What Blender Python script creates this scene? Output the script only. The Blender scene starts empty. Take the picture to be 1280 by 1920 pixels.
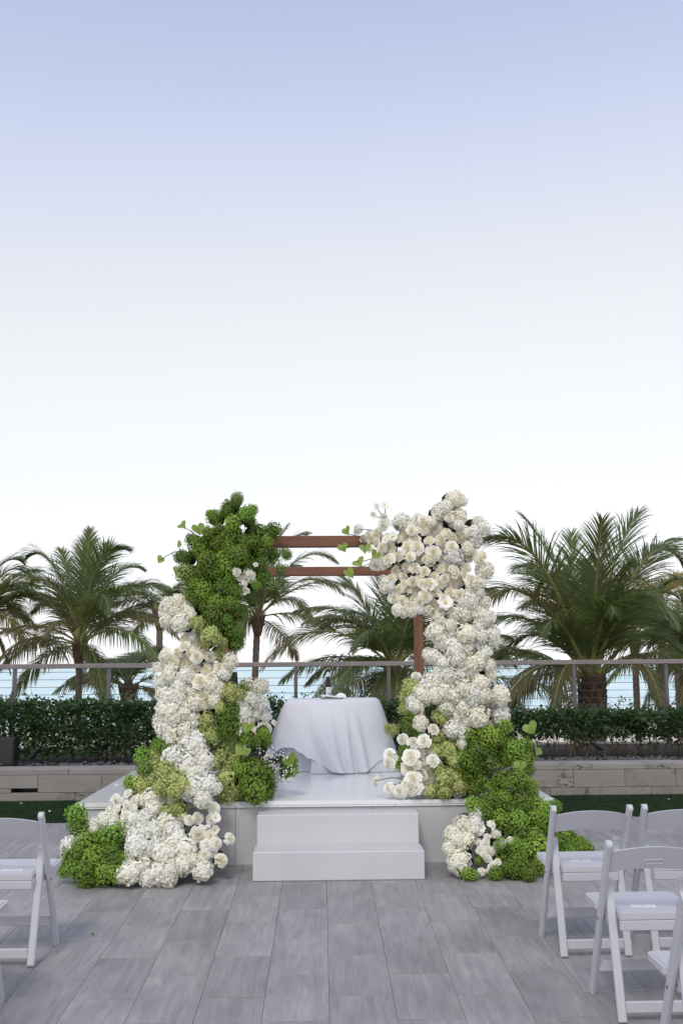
import bpy, math, random
import numpy as np
from mathutils import Vector, Matrix, noise
random.seed(7)
R = math.radians
S = bpy.context.scene
COL = S.collection

# ------------------------------------------------------------------ camera, sky, sun, exposure
F = 1866.7                      # focal length in photo pixels (35 mm lens on a 24 x 36 portrait frame)
EYE = Vector((0, 0, 1.746))
PITCH = math.atan(283 / F)
YAW = R(-1.2)                   # a little to the right of the terrace axis
ROLL = R(0.45)
CR = (Matrix.Rotation(YAW, 3, 'Z') @ Matrix.Rotation(R(90) + PITCH, 3, 'X') @ Matrix.Rotation(-ROLL, 3, 'Z'))
cam = bpy.data.cameras.new('camera')
cam.sensor_fit = 'VERTICAL'
cam.sensor_height = 36.0
cam.lens = 35.0
cam.clip_end = 40000
camo = bpy.data.objects.new('camera', cam)
COL.objects.link(camo)
camo.matrix_world = Matrix.Translation(EYE) @ CR.to_4x4()
S.camera = camo

SUN_EL, SUN_AZ = R(48.0), R(196.0)      # behind the camera, veiled
w = bpy.data.worlds.new('World'); S.world = w; w.use_nodes = True
wn = w.node_tree.nodes; wl = w.node_tree.links
sky = wn.new('ShaderNodeTexSky'); sky.sky_type = 'NISHITA'; sky.sun_disc = False
sky.sun_elevation = SUN_EL; sky.sun_rotation = SUN_AZ; sky.altitude = 0
sky.air_density = 2.0; sky.dust_density = 0.0; sky.ozone_density = 4.5
hsv = wn.new('ShaderNodeHueSaturation'); hsv.inputs['Saturation'].default_value = 0.52; hsv.inputs['Hue'].default_value = 0.522
bg = wn['Background']; bg.inputs['Strength'].default_value = 0.098
gm = wn.new('ShaderNodeGamma'); gm.inputs['Gamma'].default_value = 1.5
wl.new(sky.outputs[0], gm.inputs['Color']); wl.new(gm.outputs[0], hsv.inputs['Color'])
# bright parts of a hazy sky lose their colour, as film records them
bw = wn.new('ShaderNodeRGBToBW'); mr_ = wn.new('ShaderNodeMapRange'); mr_.interpolation_type = 'SMOOTHSTEP'
mr_.inputs['From Min'].default_value = 4.0; mr_.inputs['From Max'].default_value = 9.5; mr_.inputs['To Max'].default_value = .93
tint = wn.new('ShaderNodeMix'); tint.data_type = 'RGBA'; tint.blend_type = 'MULTIPLY'; tint.inputs[0].default_value = 1.0; tint.inputs[7].default_value = (.985, .995, 1.04, 1)
mxs = wn.new('ShaderNodeMix'); mxs.data_type = 'RGBA'
wl.new(hsv.outputs[0], bw.inputs[0]); wl.new(bw.outputs[0], mr_.inputs[0]); wl.new(bw.outputs[0], tint.inputs[6])
wl.new(mr_.outputs[0], mxs.inputs[0]); wl.new(hsv.outputs[0], mxs.inputs[6]); wl.new(tint.outputs[2], mxs.inputs[7]); # soft shoulder: radiance above KA eases towards KA + KB
KA, KB = 5.9, 5.2
bw2 = wn.new('ShaderNodeRGBToBW'); wl.new(mxs.outputs[2], bw2.inputs[0])
def mth(op, a, b):
    n = wn.new('ShaderNodeMath'); n.operation = op
    for i, x in enumerate((a, b)):
        if isinstance(x, (int, float)): n.inputs[i].default_value = x
        else: wl.new(x, n.inputs[i])
    return n.outputs[0]
ex = mth('MAXIMUM', mth('SUBTRACT', bw2.outputs[0], KA), 0.0)
tot = mth('ADD', mth('MINIMUM', bw2.outputs[0], KA), mth('DIVIDE', ex, mth('ADD', mth('DIVIDE', ex, KB), 1.0)))
scl = wn.new('ShaderNodeVectorMath'); scl.operation = 'SCALE'
wl.new(mxs.outputs[2], scl.inputs[0]); wl.new(mth('DIVIDE', tot, mth('MAXIMUM', bw2.outputs[0], .001)), scl.inputs['Scale'])
wl.new(scl.outputs[0], bg.inputs['Color'])

sl = bpy.data.lights.new('sun', 'SUN'); sl.energy = 1.4; sl.angle = R(15); sl.color = (1, .93, .84)
so = bpy.data.objects.new('sun', sl); COL.objects.link(so)
sd = Vector((math.sin(SUN_AZ) * math.cos(SUN_EL), math.cos(SUN_AZ) * math.cos(SUN_EL), math.sin(SUN_EL)))
so.rotation_euler = sd.to_track_quat('Z', 'Y').to_euler()
so.location = (-3, 14, 12)

S.view_settings.view_transform = 'Standard'
S.view_settings.look = 'None'
S.view_settings.exposure = 0.15
S.view_settings.gamma = 1
S.view_settings.use_curve_mapping = False
S.cycles.max_bounces = 12
S.cycles.diffuse_bounces = 8
S.cycles.transparent_max_bounces = 8

# ------------------------------------------------------------------ helpers
SLOPE = 0.0353                  # the terrace paving rises gently away from the camera
def fz(y): return SLOPE * y
def ray(px, py): return CR @ Vector(((px - 640) / F, -(py - 960) / F, -1))
def at(px, py, Y):
    d = ray(px, py)
    return EYE + d * (Y / d.y)
def onfloor(px, py, dz=0.0):
    d = ray(px, py)
    t = (EYE.z - dz) / (SLOPE * d.y - d.z)
    return EYE + d * t
def atz(px, py, z):
    d = ray(px, py)
    return EYE + d * ((z - EYE.z) / d.z)

def tag(o, label=None, cat=None, group=None, kind=None):
    if label: o['label'] = label
    if cat: o['category'] = cat
    if group: o['group'] = group
    if kind: o['kind'] = kind
    return o
def empty(name, loc=(0, 0, 0), rot=(0, 0, 0), **k):
    o = bpy.data.objects.new(name, None); COL.objects.link(o)
    o.location = loc; o.rotation_euler = rot; o.empty_display_size = .05
    return tag(o, **k)
def link(name, me, parent=None, loc=(0, 0, 0), rot=(0, 0, 0), sc=1.0, mat=None, **k):
    o = bpy.data.objects.new(name, me); COL.objects.link(o)
    o.location = loc; o.rotation_euler = rot
    o.scale = sc if hasattr(sc, '__len__') else (sc, sc, sc)
    if parent: o.parent = parent
    if mat:
        o.material_slots[0].link = 'OBJECT'; o.material_slots[0].material = mat
    return tag(o, **k)

class MB:
    def __init__(s): s.v = []; s.f = []; s.m = []; s.cm = 0
    def add(s, vs, fs):
        n = len(s.v); s.v += [tuple(p) for p in vs]
        s.f += [tuple(i + n for i in f) for f in fs]; s.m += [s.cm] * len(fs)
    def box(s, c, d, b=0.0, rot=None):
        x, y, z = d[0] / 2, d[1] / 2, d[2] / 2
        b = min(b, x * .9, y * .9, z * .9)
        if b <= 0:
            vs = [Vector((i * x, j * y, k * z)) for i in (-1, 1) for j in (-1, 1) for k in (-1, 1)]
            fs = [(0, 1, 3, 2), (4, 6, 7, 5), (0, 4, 5, 1), (2, 3, 7, 6), (0, 2, 6, 4), (1, 5, 7, 3)]
        else:
            vs = []; ix = {}
            for i in (-1, 1):
                for j in (-1, 1):
                    for k in (-1, 1):
                        ix[i, j, k] = len(vs)
                        vs += [Vector((i * x, j * (y - b), k * (z - b))), Vector((i * (x - b), j * y, k * (z - b))), Vector((i * (x - b), j * (y - b), k * z))]
            fs = []
            def q(a, ks): fs.append(tuple(ix[k] + a for k in ks))
            q(0, [(1, -1, -1), (1, 1, -1), (1, 1, 1), (1, -1, 1)]); q(0, [(-1, 1, -1), (-1, -1, -1), (-1, -1, 1), (-1, 1, 1)])
            q(1, [(1, 1, -1), (-1, 1, -1), (-1, 1, 1), (1, 1, 1)]); q(1, [(-1, -1, -1), (1, -1, -1), (1, -1, 1), (-1, -1, 1)])
            q(2, [(-1, -1, 1), (1, -1, 1), (1, 1, 1), (-1, 1, 1)]); q(2, [(1, -1, -1), (-1, -1, -1), (-1, 1, -1), (1, 1, -1)])
            for i in (-1, 1):
                for j in (-1, 1):
                    e = [ix[i, j, -1] + 0, ix[i, j, -1] + 1, ix[i, j, 1] + 1, ix[i, j, 1] + 0]; fs.append(tuple(e if i * j > 0 else e[::-1]))
                    e = [ix[i, -1, j] + 0, ix[i, -1, j] + 2, ix[i, 1, j] + 2, ix[i, 1, j] + 0]; fs.append(tuple(e[::-1] if i * j > 0 else e))
                    e = [ix[-1, i, j] + 1, ix[-1, i, j] + 2, ix[1, i, j] + 2, ix[1, i, j] + 1]; fs.append(tuple(e if i * j > 0 else e[::-1]))
                    for k in (-1, 1):
                        t = [ix[i, j, k], ix[i, j, k] + 1, ix[i, j, k] + 2]; fs.append(tuple(t if i * j * k > 0 else t[::-1]))
        if rot is not None: vs = [rot @ v for v in vs]
        c = Vector(c)
        s.add([v + c for v in vs], fs)
        return s
    def bar(s, a, b, w, h, bev=0.0, up=(0, 0, 1)):
        a = Vector(a); b = Vector(b); d = b - a; L = d.length; d.normalize()
        u = Vector(up); x = u.cross(d)
        if x.length < 1e-5: x = Vector((1, 0, 0))
        x.normalize(); y = d.cross(x)
        s.box((a + b) / 2, (w, h, L), bev, Matrix((x, y, d)).transposed())
        return s
    def tube(s, pts, rad, n=6, cap=True):
        pts = [Vector(p) for p in pts]; N = len(pts)
        rr = rad if hasattr(rad, '__len__') else [rad] * N
        vs = []; prev = None
        for i, p in enumerate(pts):
            d = (pts[min(i + 1, N - 1)] - pts[max(i - 1, 0)]).normalized()
            if prev is None:
                prev = d.orthogonal().normalized()
            x = (prev - d * prev.dot(d)).normalized(); prev = x; y = d.cross(x)
            for k in range(n):
                a = 2 * math.pi * k / n
                vs.append(p + (x * math.cos(a) + y * math.sin(a)) * rr[i])
        fs = [(i * n + k, i * n + (k + 1) % n, (i + 1) * n + (k + 1) % n, (i + 1) * n + k) for i in range(N - 1) for k in range(n)]
        if cap: fs += [tuple(range(n))[::-1], tuple((N - 1) * n + k for k in range(n))]
        s.add(vs, fs); return s
    def lathe(s, prof, c=(0, 0, 0), n=20):
        c = Vector(c)
        vs = [c + Vector((r * math.cos(2 * math.pi * k / n), r * math.sin(2 * math.pi * k / n), z)) for r, z in prof for k in range(n)]
        fs = [(i * n + k, i * n + (k + 1) % n, (i + 1) * n + (k + 1) % n, (i + 1) * n + k) for i in range(len(prof) - 1) for k in range(n)]
        fs += [tuple(range(n))[::-1], tuple((len(prof) - 1) * n + k for k in range(n))]
        s.add(vs, fs); return s
    def grid(s, f, nu, nv):
        vs = [f(i / nu, j / nv) for j in range(nv + 1) for i in range(nu + 1)]
        fs = [(j * (nu + 1) + i, j * (nu + 1) + i + 1, (j + 1) * (nu + 1) + i + 1, (j + 1) * (nu + 1) + i) for j in range(nv) for i in range(nu)]
        s.add(vs, fs); return s
    def prism(s, outline, z0, z1):
        n = len(outline)
        vs = [(x, y, z0) for x, y in outline] + [(x, y, z1) for x, y in outline]
        fs = [tuple(range(n))[::-1], tuple(range(n, 2 * n))] + [(i, (i + 1) % n, n + (i + 1) % n, n + i) for i in range(n)]
        s.add(vs, fs); return s
    def mesh(s, name, mats, smooth=False):
        me = bpy.data.meshes.new(name); me.from_pydata(s.v, [], s.f)
        for m in (mats if isinstance(mats, (list, tuple)) else [mats]): me.materials.append(m)
        if any(s.m): me.polygons.foreach_set('material_index', s.m)
        if smooth: me.polygons.foreach_set('use_smooth', [True] * len(s.f))
        me.update(); return me
    def build(s, name, mats, parent=None, smooth=False, **k):
        return link(name, s.mesh(name, mats, smooth), parent, **k)

def ico(sub=1):
    import bmesh
    bm = bmesh.new(); bmesh.ops.create_icosphere(bm, subdivisions=sub, radius=1)
    v = [x.co.copy() for x in bm.verts]; f = [tuple(q.index for q in p.verts) for p in bm.faces]; bm.free()
    return v, f

# ------------------------------------------------------------------ materials
def mat(name, col, rough=.6, var=0.0, scale=5.0, bump=0.0, bscale=40.0, spec=.5, rnd=0.0, hue=0.0,
        trans=0.0, stretch=(1, 1, 1), col2=None, obj=True, metal=0.0, detail=5.0, tcol=None):
    m = bpy.data.materials.new(name); m.use_nodes = True
    N = m.node_tree.nodes; L = m.node_tree.links
    p = N['Principled BSDF']
    p.inputs['Base Color'].default_value = (*col, 1); p.inputs['Roughness'].default_value = rough
    p.inputs['Specular IOR Level'].default_value = spec; p.inputs['Metallic'].default_value = metal
    out = None
    tc = N.new('ShaderNodeTexCoord'); mp = N.new('ShaderNodeMapping'); mp.inputs['Scale'].default_value = stretch
    L.new(tc.outputs['Object'], mp.inputs[0]); vec = mp.outputs[0]
    oi = None
    if rnd or hue:
        oi = N.new('ShaderNodeObjectInfo')
        va = N.new('ShaderNodeVectorMath'); va.operation = 'ADD'
        sc = N.new('ShaderNodeVectorMath'); sc.operation = 'SCALE'; sc.inputs['Scale'].default_value = 37.0
        cb = N.new('ShaderNodeCombineXYZ')
        for i in range(3): L.new(oi.outputs['Random'], cb.inputs[i])
        L.new(cb.outputs[0], sc.inputs[0]); L.new(vec, va.inputs[0]); L.new(sc.outputs[0], va.inputs[1]); vec = va.outputs[0]
    if var or col2:
        n = N.new('ShaderNodeTexNoise'); n.inputs['Scale'].default_value = scale; n.inputs['Detail'].default_value = detail
        n.inputs['Roughness'].default_value = .6
        L.new(vec, n.inputs['Vector'])
        r = N.new('ShaderNodeValToRGB'); r.color_ramp.elements[0].position = .3; r.color_ramp.elements[1].position = .7
        c2 = col2 or tuple(c * (1 + var) for c in col); c1 = col if col2 else tuple(c * (1 - var) for c in col)
        r.color_ramp.elements[0].color = (*c1, 1); r.color_ramp.elements[1].color = (*c2, 1)
        L.new(n.outputs['Fac'], r.inputs[0]); out = r.outputs[0]
    if rnd or hue:
        h = N.new('ShaderNodeHueSaturation')
        if out: L.new(out, h.inputs['Color'])
        else: h.inputs['Color'].default_value = (*col, 1)
        a = N.new('ShaderNodeMapRange'); a.inputs['To Min'].default_value = 1 - rnd; a.inputs['To Max'].default_value = 1 + rnd
        L.new(oi.outputs['Random'], a.inputs[0]); L.new(a.outputs[0], h.inputs['Value'])
        if hue:
            wn_ = N.new('ShaderNodeTexWhiteNoise'); wn_.noise_dimensions = '1D'; L.new(oi.outputs['Random'], wn_.inputs['W'])
            b = N.new('ShaderNodeMapRange'); b.inputs['To Min'].default_value = .5 - hue; b.inputs['To Max'].default_value = .5 + hue
            L.new(wn_.outputs['Value'], b.inputs[0]); L.new(b.outputs[0], h.inputs['Hue'])
        out = h.outputs[0]
    if out: L.new(out, p.inputs['Base Color'])
    if bump:
        n2 = N.new('ShaderNodeTexNoise'); n2.inputs['Scale'].default_value = bscale; n2.inputs['Detail'].default_value = 4
        L.new(vec, n2.inputs['Vector'])
        b = N.new('ShaderNodeBump'); b.inputs['Strength'].default_value = bump; b.inputs['Distance'].default_value = .01
        L.new(n2.outputs['Fac'], b.inputs['Height']); L.new(b.outputs[0], p.inputs['Normal'])
    if trans:
        t = N.new('ShaderNodeBsdfTranslucent'); mx = N.new('ShaderNodeMixShader'); mx.inputs[0].default_value = trans
        t.inputs['Color'].default_value = (*(tcol or col), 1)
        if out and not tcol: L.new(out, t.inputs['Color'])
        L.new(p.outputs[0], mx.inputs[1]); L.new(t.outputs[0], mx.inputs[2]); L.new(mx.outputs[0], N['Material Output'].inputs['Surface'])
    return m

def stone_mat(name, c1, c2, c3, axis, rough=.55, rnd=.1):
    """vein-cut limestone: long soft streaks along one axis, clouds, a few pale veins and dark pits"""
    m = bpy.data.materials.new(name); m.use_nodes = True
    N = m.node_tree.nodes; L = m.node_tree.links; p = N['Principled BSDF']
    tc = N.new('ShaderNodeTexCoord'); oi = N.new('ShaderNodeObjectInfo')
    cb = N.new('ShaderNodeCombineXYZ'); sc = N.new('ShaderNodeVectorMath'); sc.operation = 'SCALE'; sc.inputs['Scale'].default_value = 53
    for i in range(3): L.new(oi.outputs['Random'], cb.inputs[i])
    L.new(cb.outputs[0], sc.inputs[0]); va = N.new('ShaderNodeVectorMath'); va.operation = 'ADD'
    L.new(tc.outputs['Object'], va.inputs[0]); L.new(sc.outputs[0], va.inputs[1])
    def nz(st, scale, det=6, rough_=.6, dist=0.0):
        mp = N.new('ShaderNodeMapping'); mp.inputs['Scale'].default_value = st; L.new(va.outputs[0], mp.inputs[0])
        n = N.new('ShaderNodeTexNoise'); n.inputs['Scale'].default_value = scale; n.inputs['Detail'].default_value = det
        n.inputs['Roughness'].default_value = rough_; n.inputs['Distortion'].default_value = dist
        L.new(mp.outputs[0], n.inputs['Vector']); return n.outputs['Fac']
    st = (1, .1, 1) if axis == 'y' else (.1, 1, 1)
    if axis == 'x': st = (.1, 1, 1.0)
    a = nz(st, 26, 8, .7, .6); b = nz((1, .6, 1), 3.2, 4)
    fine = nz(tuple(k * 1.0 for k in st), 120, 4, .7)
    mx = N.new('ShaderNodeMix'); mx.inputs[0].default_value = .45; L.new(a, mx.inputs[2]); L.new(b, mx.inputs[3])
    r = N.new('ShaderNodeValToRGB'); e = r.color_ramp.elements
    e[0].position = .34; e[0].color = (*c1, 1); e[1].position = .66; e[1].color = (*c3, 1)
    q = e.new(.5); q.color = (*c2, 1)
    L.new(mx.outputs[0], r.inputs[0])
    h = N.new('ShaderNodeHueSaturation'); L.new(r.outputs[0], h.inputs['Color'])
    mr = N.new('ShaderNodeMapRange'); mr.inputs['To Min'].default_value = 1 - rnd; mr.inputs['To Max'].default_value = 1 + rnd
    L.new(oi.outputs['Random'], mr.inputs[0]); L.new(mr.outputs[0], h.inputs['Value'])
    # pits / dirt flecks
    r2 = N.new('ShaderNodeValToRGB'); r2.color_ramp.elements[0].position = .66; r2.color_ramp.elements[1].position = .76
    r2.color_ramp.elements[0].color = (0, 0, 0, 1); r2.color_ramp.elements[1].color = (.35, .35, .35, 1)
    L.new(fine, r2.inputs[0])
    m2 = N.new('ShaderNodeMix'); m2.data_type = 'RGBA'; L.new(r2.outputs[0], m2.inputs[0]); L.new(h.outputs[0], m2.inputs[6])
    m2.inputs[7].default_value = (*[k * .45 for k in c1], 1)
    L.new(m2.outputs[2], p.inputs['Base Color'])
    rr = N.new('ShaderNodeMapRange'); rr.inputs['To Min'].default_value = rough - .12; rr.inputs['To Max'].default_value = rough + .15
    L.new(b, rr.inputs[0]); L.new(rr.outputs[0], p.inputs['Roughness']); p.inputs['Specular IOR Level'].default_value = .4
    bp = N.new('ShaderNodeBump'); bp.inputs['Strength'].default_value = .12; bp.inputs['Distance'].default_value = .004
    L.new(fine, bp.inputs['Height']); L.new(bp.outputs[0], p.inputs['Normal'])
    return m

M = {}
M['tile'] = stone_mat('limestone_tile', (.18, .176, .187), (.265, .258, .266), (.36, .345, .345), 'y', .5, .09)
M['wallstone'] = stone_mat('limestone_cladding', (.215, .205, .196), (.25, .238, .228), (.288, .275, .264), 'x', .65, .09)
M['grout'] = mat('grout', (.13, .127, .125), .9, .2, 30)
M['concrete'] = mat('concrete', (.3, .29, .28), .9, .15, 3)
M['turf'] = mat('turf_backing', (.022, .042, .022), .95, .3, 60, .5, 200, .1)
M['blade'] = mat('turf_blade', (.03, .062, .028), .8, .35, 9, trans=.2, spec=.2)
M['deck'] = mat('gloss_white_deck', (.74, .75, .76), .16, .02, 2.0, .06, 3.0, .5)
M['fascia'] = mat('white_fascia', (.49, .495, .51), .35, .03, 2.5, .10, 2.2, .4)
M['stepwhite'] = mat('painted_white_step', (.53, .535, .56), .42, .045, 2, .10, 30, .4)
M['wood'] = mat('red_cedar', (.125, .055, .032), .6, 0, 14, .15, 60, .3, stretch=(.08, 1, 1), col2=(.205, .098, .060))
M['woodv'] = mat('red_cedar_upright', (.125, .055, .032), .6, 0, 14, .15, 60, .3, stretch=(1, 1, .08), col2=(.205, .098, .060))
M['cloth'] = mat('white_tablecloth', (.74, .76, .83), .85, .02, 3, .05, 300, .2, trans=.18)
M['resin'] = mat('white_resin', (.49, .495, .54), .38, .02, 4, .03, 120, .45)
M['metal'] = mat('brushed_steel', (.15, .14, .145), .45, .15, 12, .05, 200, .5, metal=.35)
M['railcap'] = mat('weathered_rail_cap', (.22, .195, .195), .6, .2, 18, .1, 150, .4, stretch=(.2, 1, 1))
M['cable'] = mat('steel_cable', (.12, .12, .12), .4, metal=.6)
M['leafhedge'] = mat('hedge_leaf', (.032, .066, .022), .42, 0, 3, spec=.45, trans=.25, col2=(.052, .098, .034), tcol=(.07, .14, .025))
M['twig'] = mat('twig', (.13, .095, .065), .85, .25, 20)
M['soil'] = mat('soil', (.035, .028, .022), .95, .3, 20, .4, 60)
M['pebble'] = mat('dark_beach_pebble', (.085, .087, .095), .55, .25, 6, .1, 40, .4, rnd=.45)
M['black'] = mat('black_plastic', (.012, .012, .014), .4, .1, 10)
M['blackmetal'] = mat('black_metal', (.02, .02, .022), .5, .1, 10)
M['frond'] = mat('palm_leaflet', (.078, .108, .042), .42, 0, 1.2, spec=.45, trans=.42, col2=(.115, .15, .055), hue=.02, rnd=.25, tcol=(.20, .25, .06))
M['frondold'] = mat('old_palm_leaflet', (.090, .092, .036), .5, 0, 1.2, spec=.4, trans=.34, col2=(.14, .12, .055), rnd=.2, tcol=(.2, .18, .05))
M['frond_sungold'] = mat('sun_tinted_palm_leaflet', (.20, .17, .035), .5, 0, 1.2, spec=.4, trans=.4, col2=(.28, .22, .05), rnd=.2, tcol=(.6, .45, .08))  # low sunlight on the fronds, put into the leaf colour as gold
M['rachis'] = mat('palm_rachis', (.17, .18, .06), .5, .25, 3, rnd=.2)
M['trunk'] = mat('palm_trunk', (.12, .095, .078), .9, .35, 12, .5, 25, .2, stretch=(1, 1, 3))
M['fibre'] = mat('palm_fibre', (.085, .060, .04), .9, .4, 18, .5, 50, .2, stretch=(1, 1, .3))
M['sand'] = mat('beach_sand', (.62, .55, .45), .95, .08, .5, .2, 10)
M['stem'] = mat('flower_stem', (.035, .055, .018), .6, .2, 20)
M['leaf'] = mat('dark_leaf', (.022, .05, .018), .4, .3, 8, trans=.15)
M['foam'] = mat('dark_shade_filler', (.018, .028, .012), .95, .4, 20, .5, 40)  # foam filler, near-black so gaps between blooms look deeply shaded
M['anthurium'] = mat('lime_anthurium', (.22, .32, .055), .28, .25, 9, .25, 30, .5, rnd=.15, trans=.25)
M['spadix'] = mat('spadix', (.42, .45, .12), .6)
M['hw'] = mat('white_petal', (.89, .885, .81), .7, .05, 7, spec=.2, rnd=.05, trans=.22)
M['hb'] = mat('cool_white_petal', (.885, .885, .845), .7, .06, 7, spec=.2, rnd=.05, trans=.22)
M['hc'] = mat('cream_white_petal', (.89, .875, .77), .7, .06, 7, spec=.2, rnd=.06, trans=.22)
M['hl'] = mat('lime_petal', (.40, .47, .14), .7, 0, 7, spec=.2, rnd=.15, hue=.012, trans=.2, col2=(.60, .64, .30))
M['hg'] = mat('green_petal', (.155, .285, .035), .65, 0, 6, spec=.25, rnd=.38, hue=.016, trans=.2, col2=(.30, .44, .085))
M['hk'] = mat('pale_green_petal', (.20, .31, .075), .65, 0, 6, spec=.25, rnd=.2, hue=.01, trans=.22, col2=(.33, .43, .15))
M['rose'] = mat('cream_rose_petal', (.92, .895, .79), .55, .04, 3, spec=.3, rnd=.05, hue=.006, trans=.25)
M['rosew'] = mat('white_rose_petal', (.91, .90, .83), .55, .04, 3, spec=.3, rnd=.04, trans=.25)
M['yellow'] = mat('yellow_stamen', (.55, .38, .06), .7)
M['glass'] = mat('dark_bottle_glass', (.012, .008, .014), .08, spec=.6)
M['label'] = mat('paper_label', (.72, .73, .76), .6)
M['ink'] = mat('grey_ink', (.10, .11, .16), .7)
M['cork'] = mat('cork', (.45, .31, .17), .9, .2, 60)
M['paper'] = mat('white_paper', (.80, .80, .84), .7)
M['grey'] = mat('grey_print', (.25, .25, .24), .7, .4, 60)

def rose_mat(name, heart, rim, rnd):
    m = mat(name, rim, .55, rnd=rnd, hue=.005, spec=.3, trans=.25)
    N = m.node_tree.nodes; L = m.node_tree.links
    tc = N.new('ShaderNodeTexCoord'); ln = N.new('ShaderNodeVectorMath'); ln.operation = 'LENGTH'
    mp = N.new('ShaderNodeMapping'); mp.inputs['Scale'].default_value = (1, 1, .5); L.new(tc.outputs['Object'], mp.inputs[0]); L.new(mp.outputs[0], ln.inputs[0])
    r = N.new('ShaderNodeValToRGB'); r.color_ramp.elements[0].position = .15; r.color_ramp.elements[0].color = (*heart, 1)
    r.color_ramp.elements[1].position = .75; r.color_ramp.elements[1].color = (*rim, 1); L.new(ln.outputs['Value'], r.inputs[0])
    h = [n for n in N if n.type == 'HUE_SAT'][0]; L.new(r.outputs[0], h.inputs['Color'])
    return m
M['rose'] = rose_mat('cream_rose_petal', (.92, .885, .755), (.93, .915, .845), .05)
M['rosew'] = rose_mat('white_rose_petal', (.92, .905, .81), (.93, .925, .885), .04)
def add_mold(m):
    """black mould blotches that break the stone's colour under the coping"""
    N = m.node_tree.nodes; L = m.node_tree.links; p = N['Principled BSDF']
    src = p.inputs['Base Color'].links[0].from_socket
    va = [n for n in N if n.type == 'VECT_MATH' and n.operation == 'ADD'][0]
    a = N.new('ShaderNodeTexNoise'); a.inputs['Scale'].default_value = 2.6; a.inputs['Detail'].default_value = 2; L.new(va.outputs[0], a.inputs['Vector'])
    mp = N.new('ShaderNodeMapping'); mp.inputs['Scale'].default_value = (.4, 1, 1); L.new(va.outputs[0], mp.inputs[0])
    b = N.new('ShaderNodeTexNoise'); b.inputs['Scale'].default_value = 45; b.inputs['Detail'].default_value = 5; b.inputs['Roughness'].default_value = .75; L.new(mp.outputs[0], b.inputs['Vector'])
    r1 = N.new('ShaderNodeMapRange'); r1.inputs['From Min'].default_value = .56; r1.inputs['From Max'].default_value = .68; L.new(a.outputs['Fac'], r1.inputs[0])
    r2 = N.new('ShaderNodeMapRange'); r2.inputs['From Min'].default_value = .48; r2.inputs['From Max'].default_value = .60; L.new(b.outputs['Fac'], r2.inputs[0])
    mu = N.new('ShaderNodeMath'); mu.operation = 'MULTIPLY'; L.new(r1.outputs[0], mu.inputs[0]); L.new(r2.outputs[0], mu.inputs[1])
    mx = N.new('ShaderNodeMix'); mx.data_type = 'RGBA'; L.new(mu.outputs[0], mx.inputs[0]); L.new(src, mx.inputs[6]); mx.inputs[7].default_value = (.055, .05, .046, 1)
    L.new(mx.outputs[2], p.inputs['Base Color'])
add_mold(M['wallstone'])
# ------------------------------------------------------------------ ground, sea, terrace
def water_mat():
    m = bpy.data.materials.new('sea_water'); m.use_nodes = True
    N = m.node_tree.nodes; L = m.node_tree.links; p = N['Principled BSDF']
    tc = N.new('ShaderNodeTexCoord')
    mp = N.new('ShaderNodeMapping'); mp.inputs['Scale'].default_value = (.35, 1, 1); L.new(tc.outputs['Object'], mp.inputs[0])
    n = N.new('ShaderNodeTexNoise'); n.inputs['Scale'].default_value = .05; n.inputs['Detail'].default_value = 8; L.new(mp.outputs[0], n.inputs['Vector'])
    r = N.new('ShaderNodeValToRGB'); r.color_ramp.elements[0].position = .35; r.color_ramp.elements[0].color = (.46, .72, .74, 1)
    r.color_ramp.elements[1].position = .65; r.color_ramp.elements[1].color = (.62, .82, .83, 1); L.new(n.outputs['Fac'], r.inputs[0])
    L.new(r.outputs[0], p.inputs['Base Color']); p.inputs['Roughness'].default_value = .35
    n2 = N.new('ShaderNodeTexNoise'); n2.inputs['Scale'].default_value = .8; n2.inputs['Detail'].default_value = 6; L.new(mp.outputs[0], n2.inputs['Vector'])
    b = N.new('ShaderNodeBump'); b.inputs['Strength'].default_value = .5; b.inputs['Distance'].default_value = .4
    L.new(n2.outputs['Fac'], b.inputs['Height']); L.new(b.outputs[0], p.inputs['Normal'])
    return m
SEA_Z = -3.3
b = MB(); b.grid(lambda u, v: (-18000 + 36000 * u, 40 + 30000 * v ** 2, SEA_Z), 8, 24)
b.build('sea', water_mat(), kind='structure')
b = MB()
def sandz(u, v):
    y = -40 + 150 * v; x = -150 + 300 * u
    z = -2.55 if y < 50 else -2.55 - .9 * min(1, (y - 50) / 40)
    return (x, y, z + .05 * noise.noise(Vector((x * .2, y * .2, 0))))
b.grid(sandz, 60, 60); b.build('beach_ground', M['sand'], smooth=True, kind='structure')

Y_TURF, Y_WALL, Y_RAIL = 9.40, 10.54, 13.4
floor = empty('floor', kind='structure')
b = MB(); b.box((0, 4.9, 0), (26, 17.8, .3))
o = b.build('bedding_slab', M['grout'], floor, loc=(0, 0, 0)); 
# slab top follows the slope
for v in o.data.vertices:
    v.co.z = (fz(v.co.y) - .006) if v.co.z > 0 else -2.9
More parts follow.
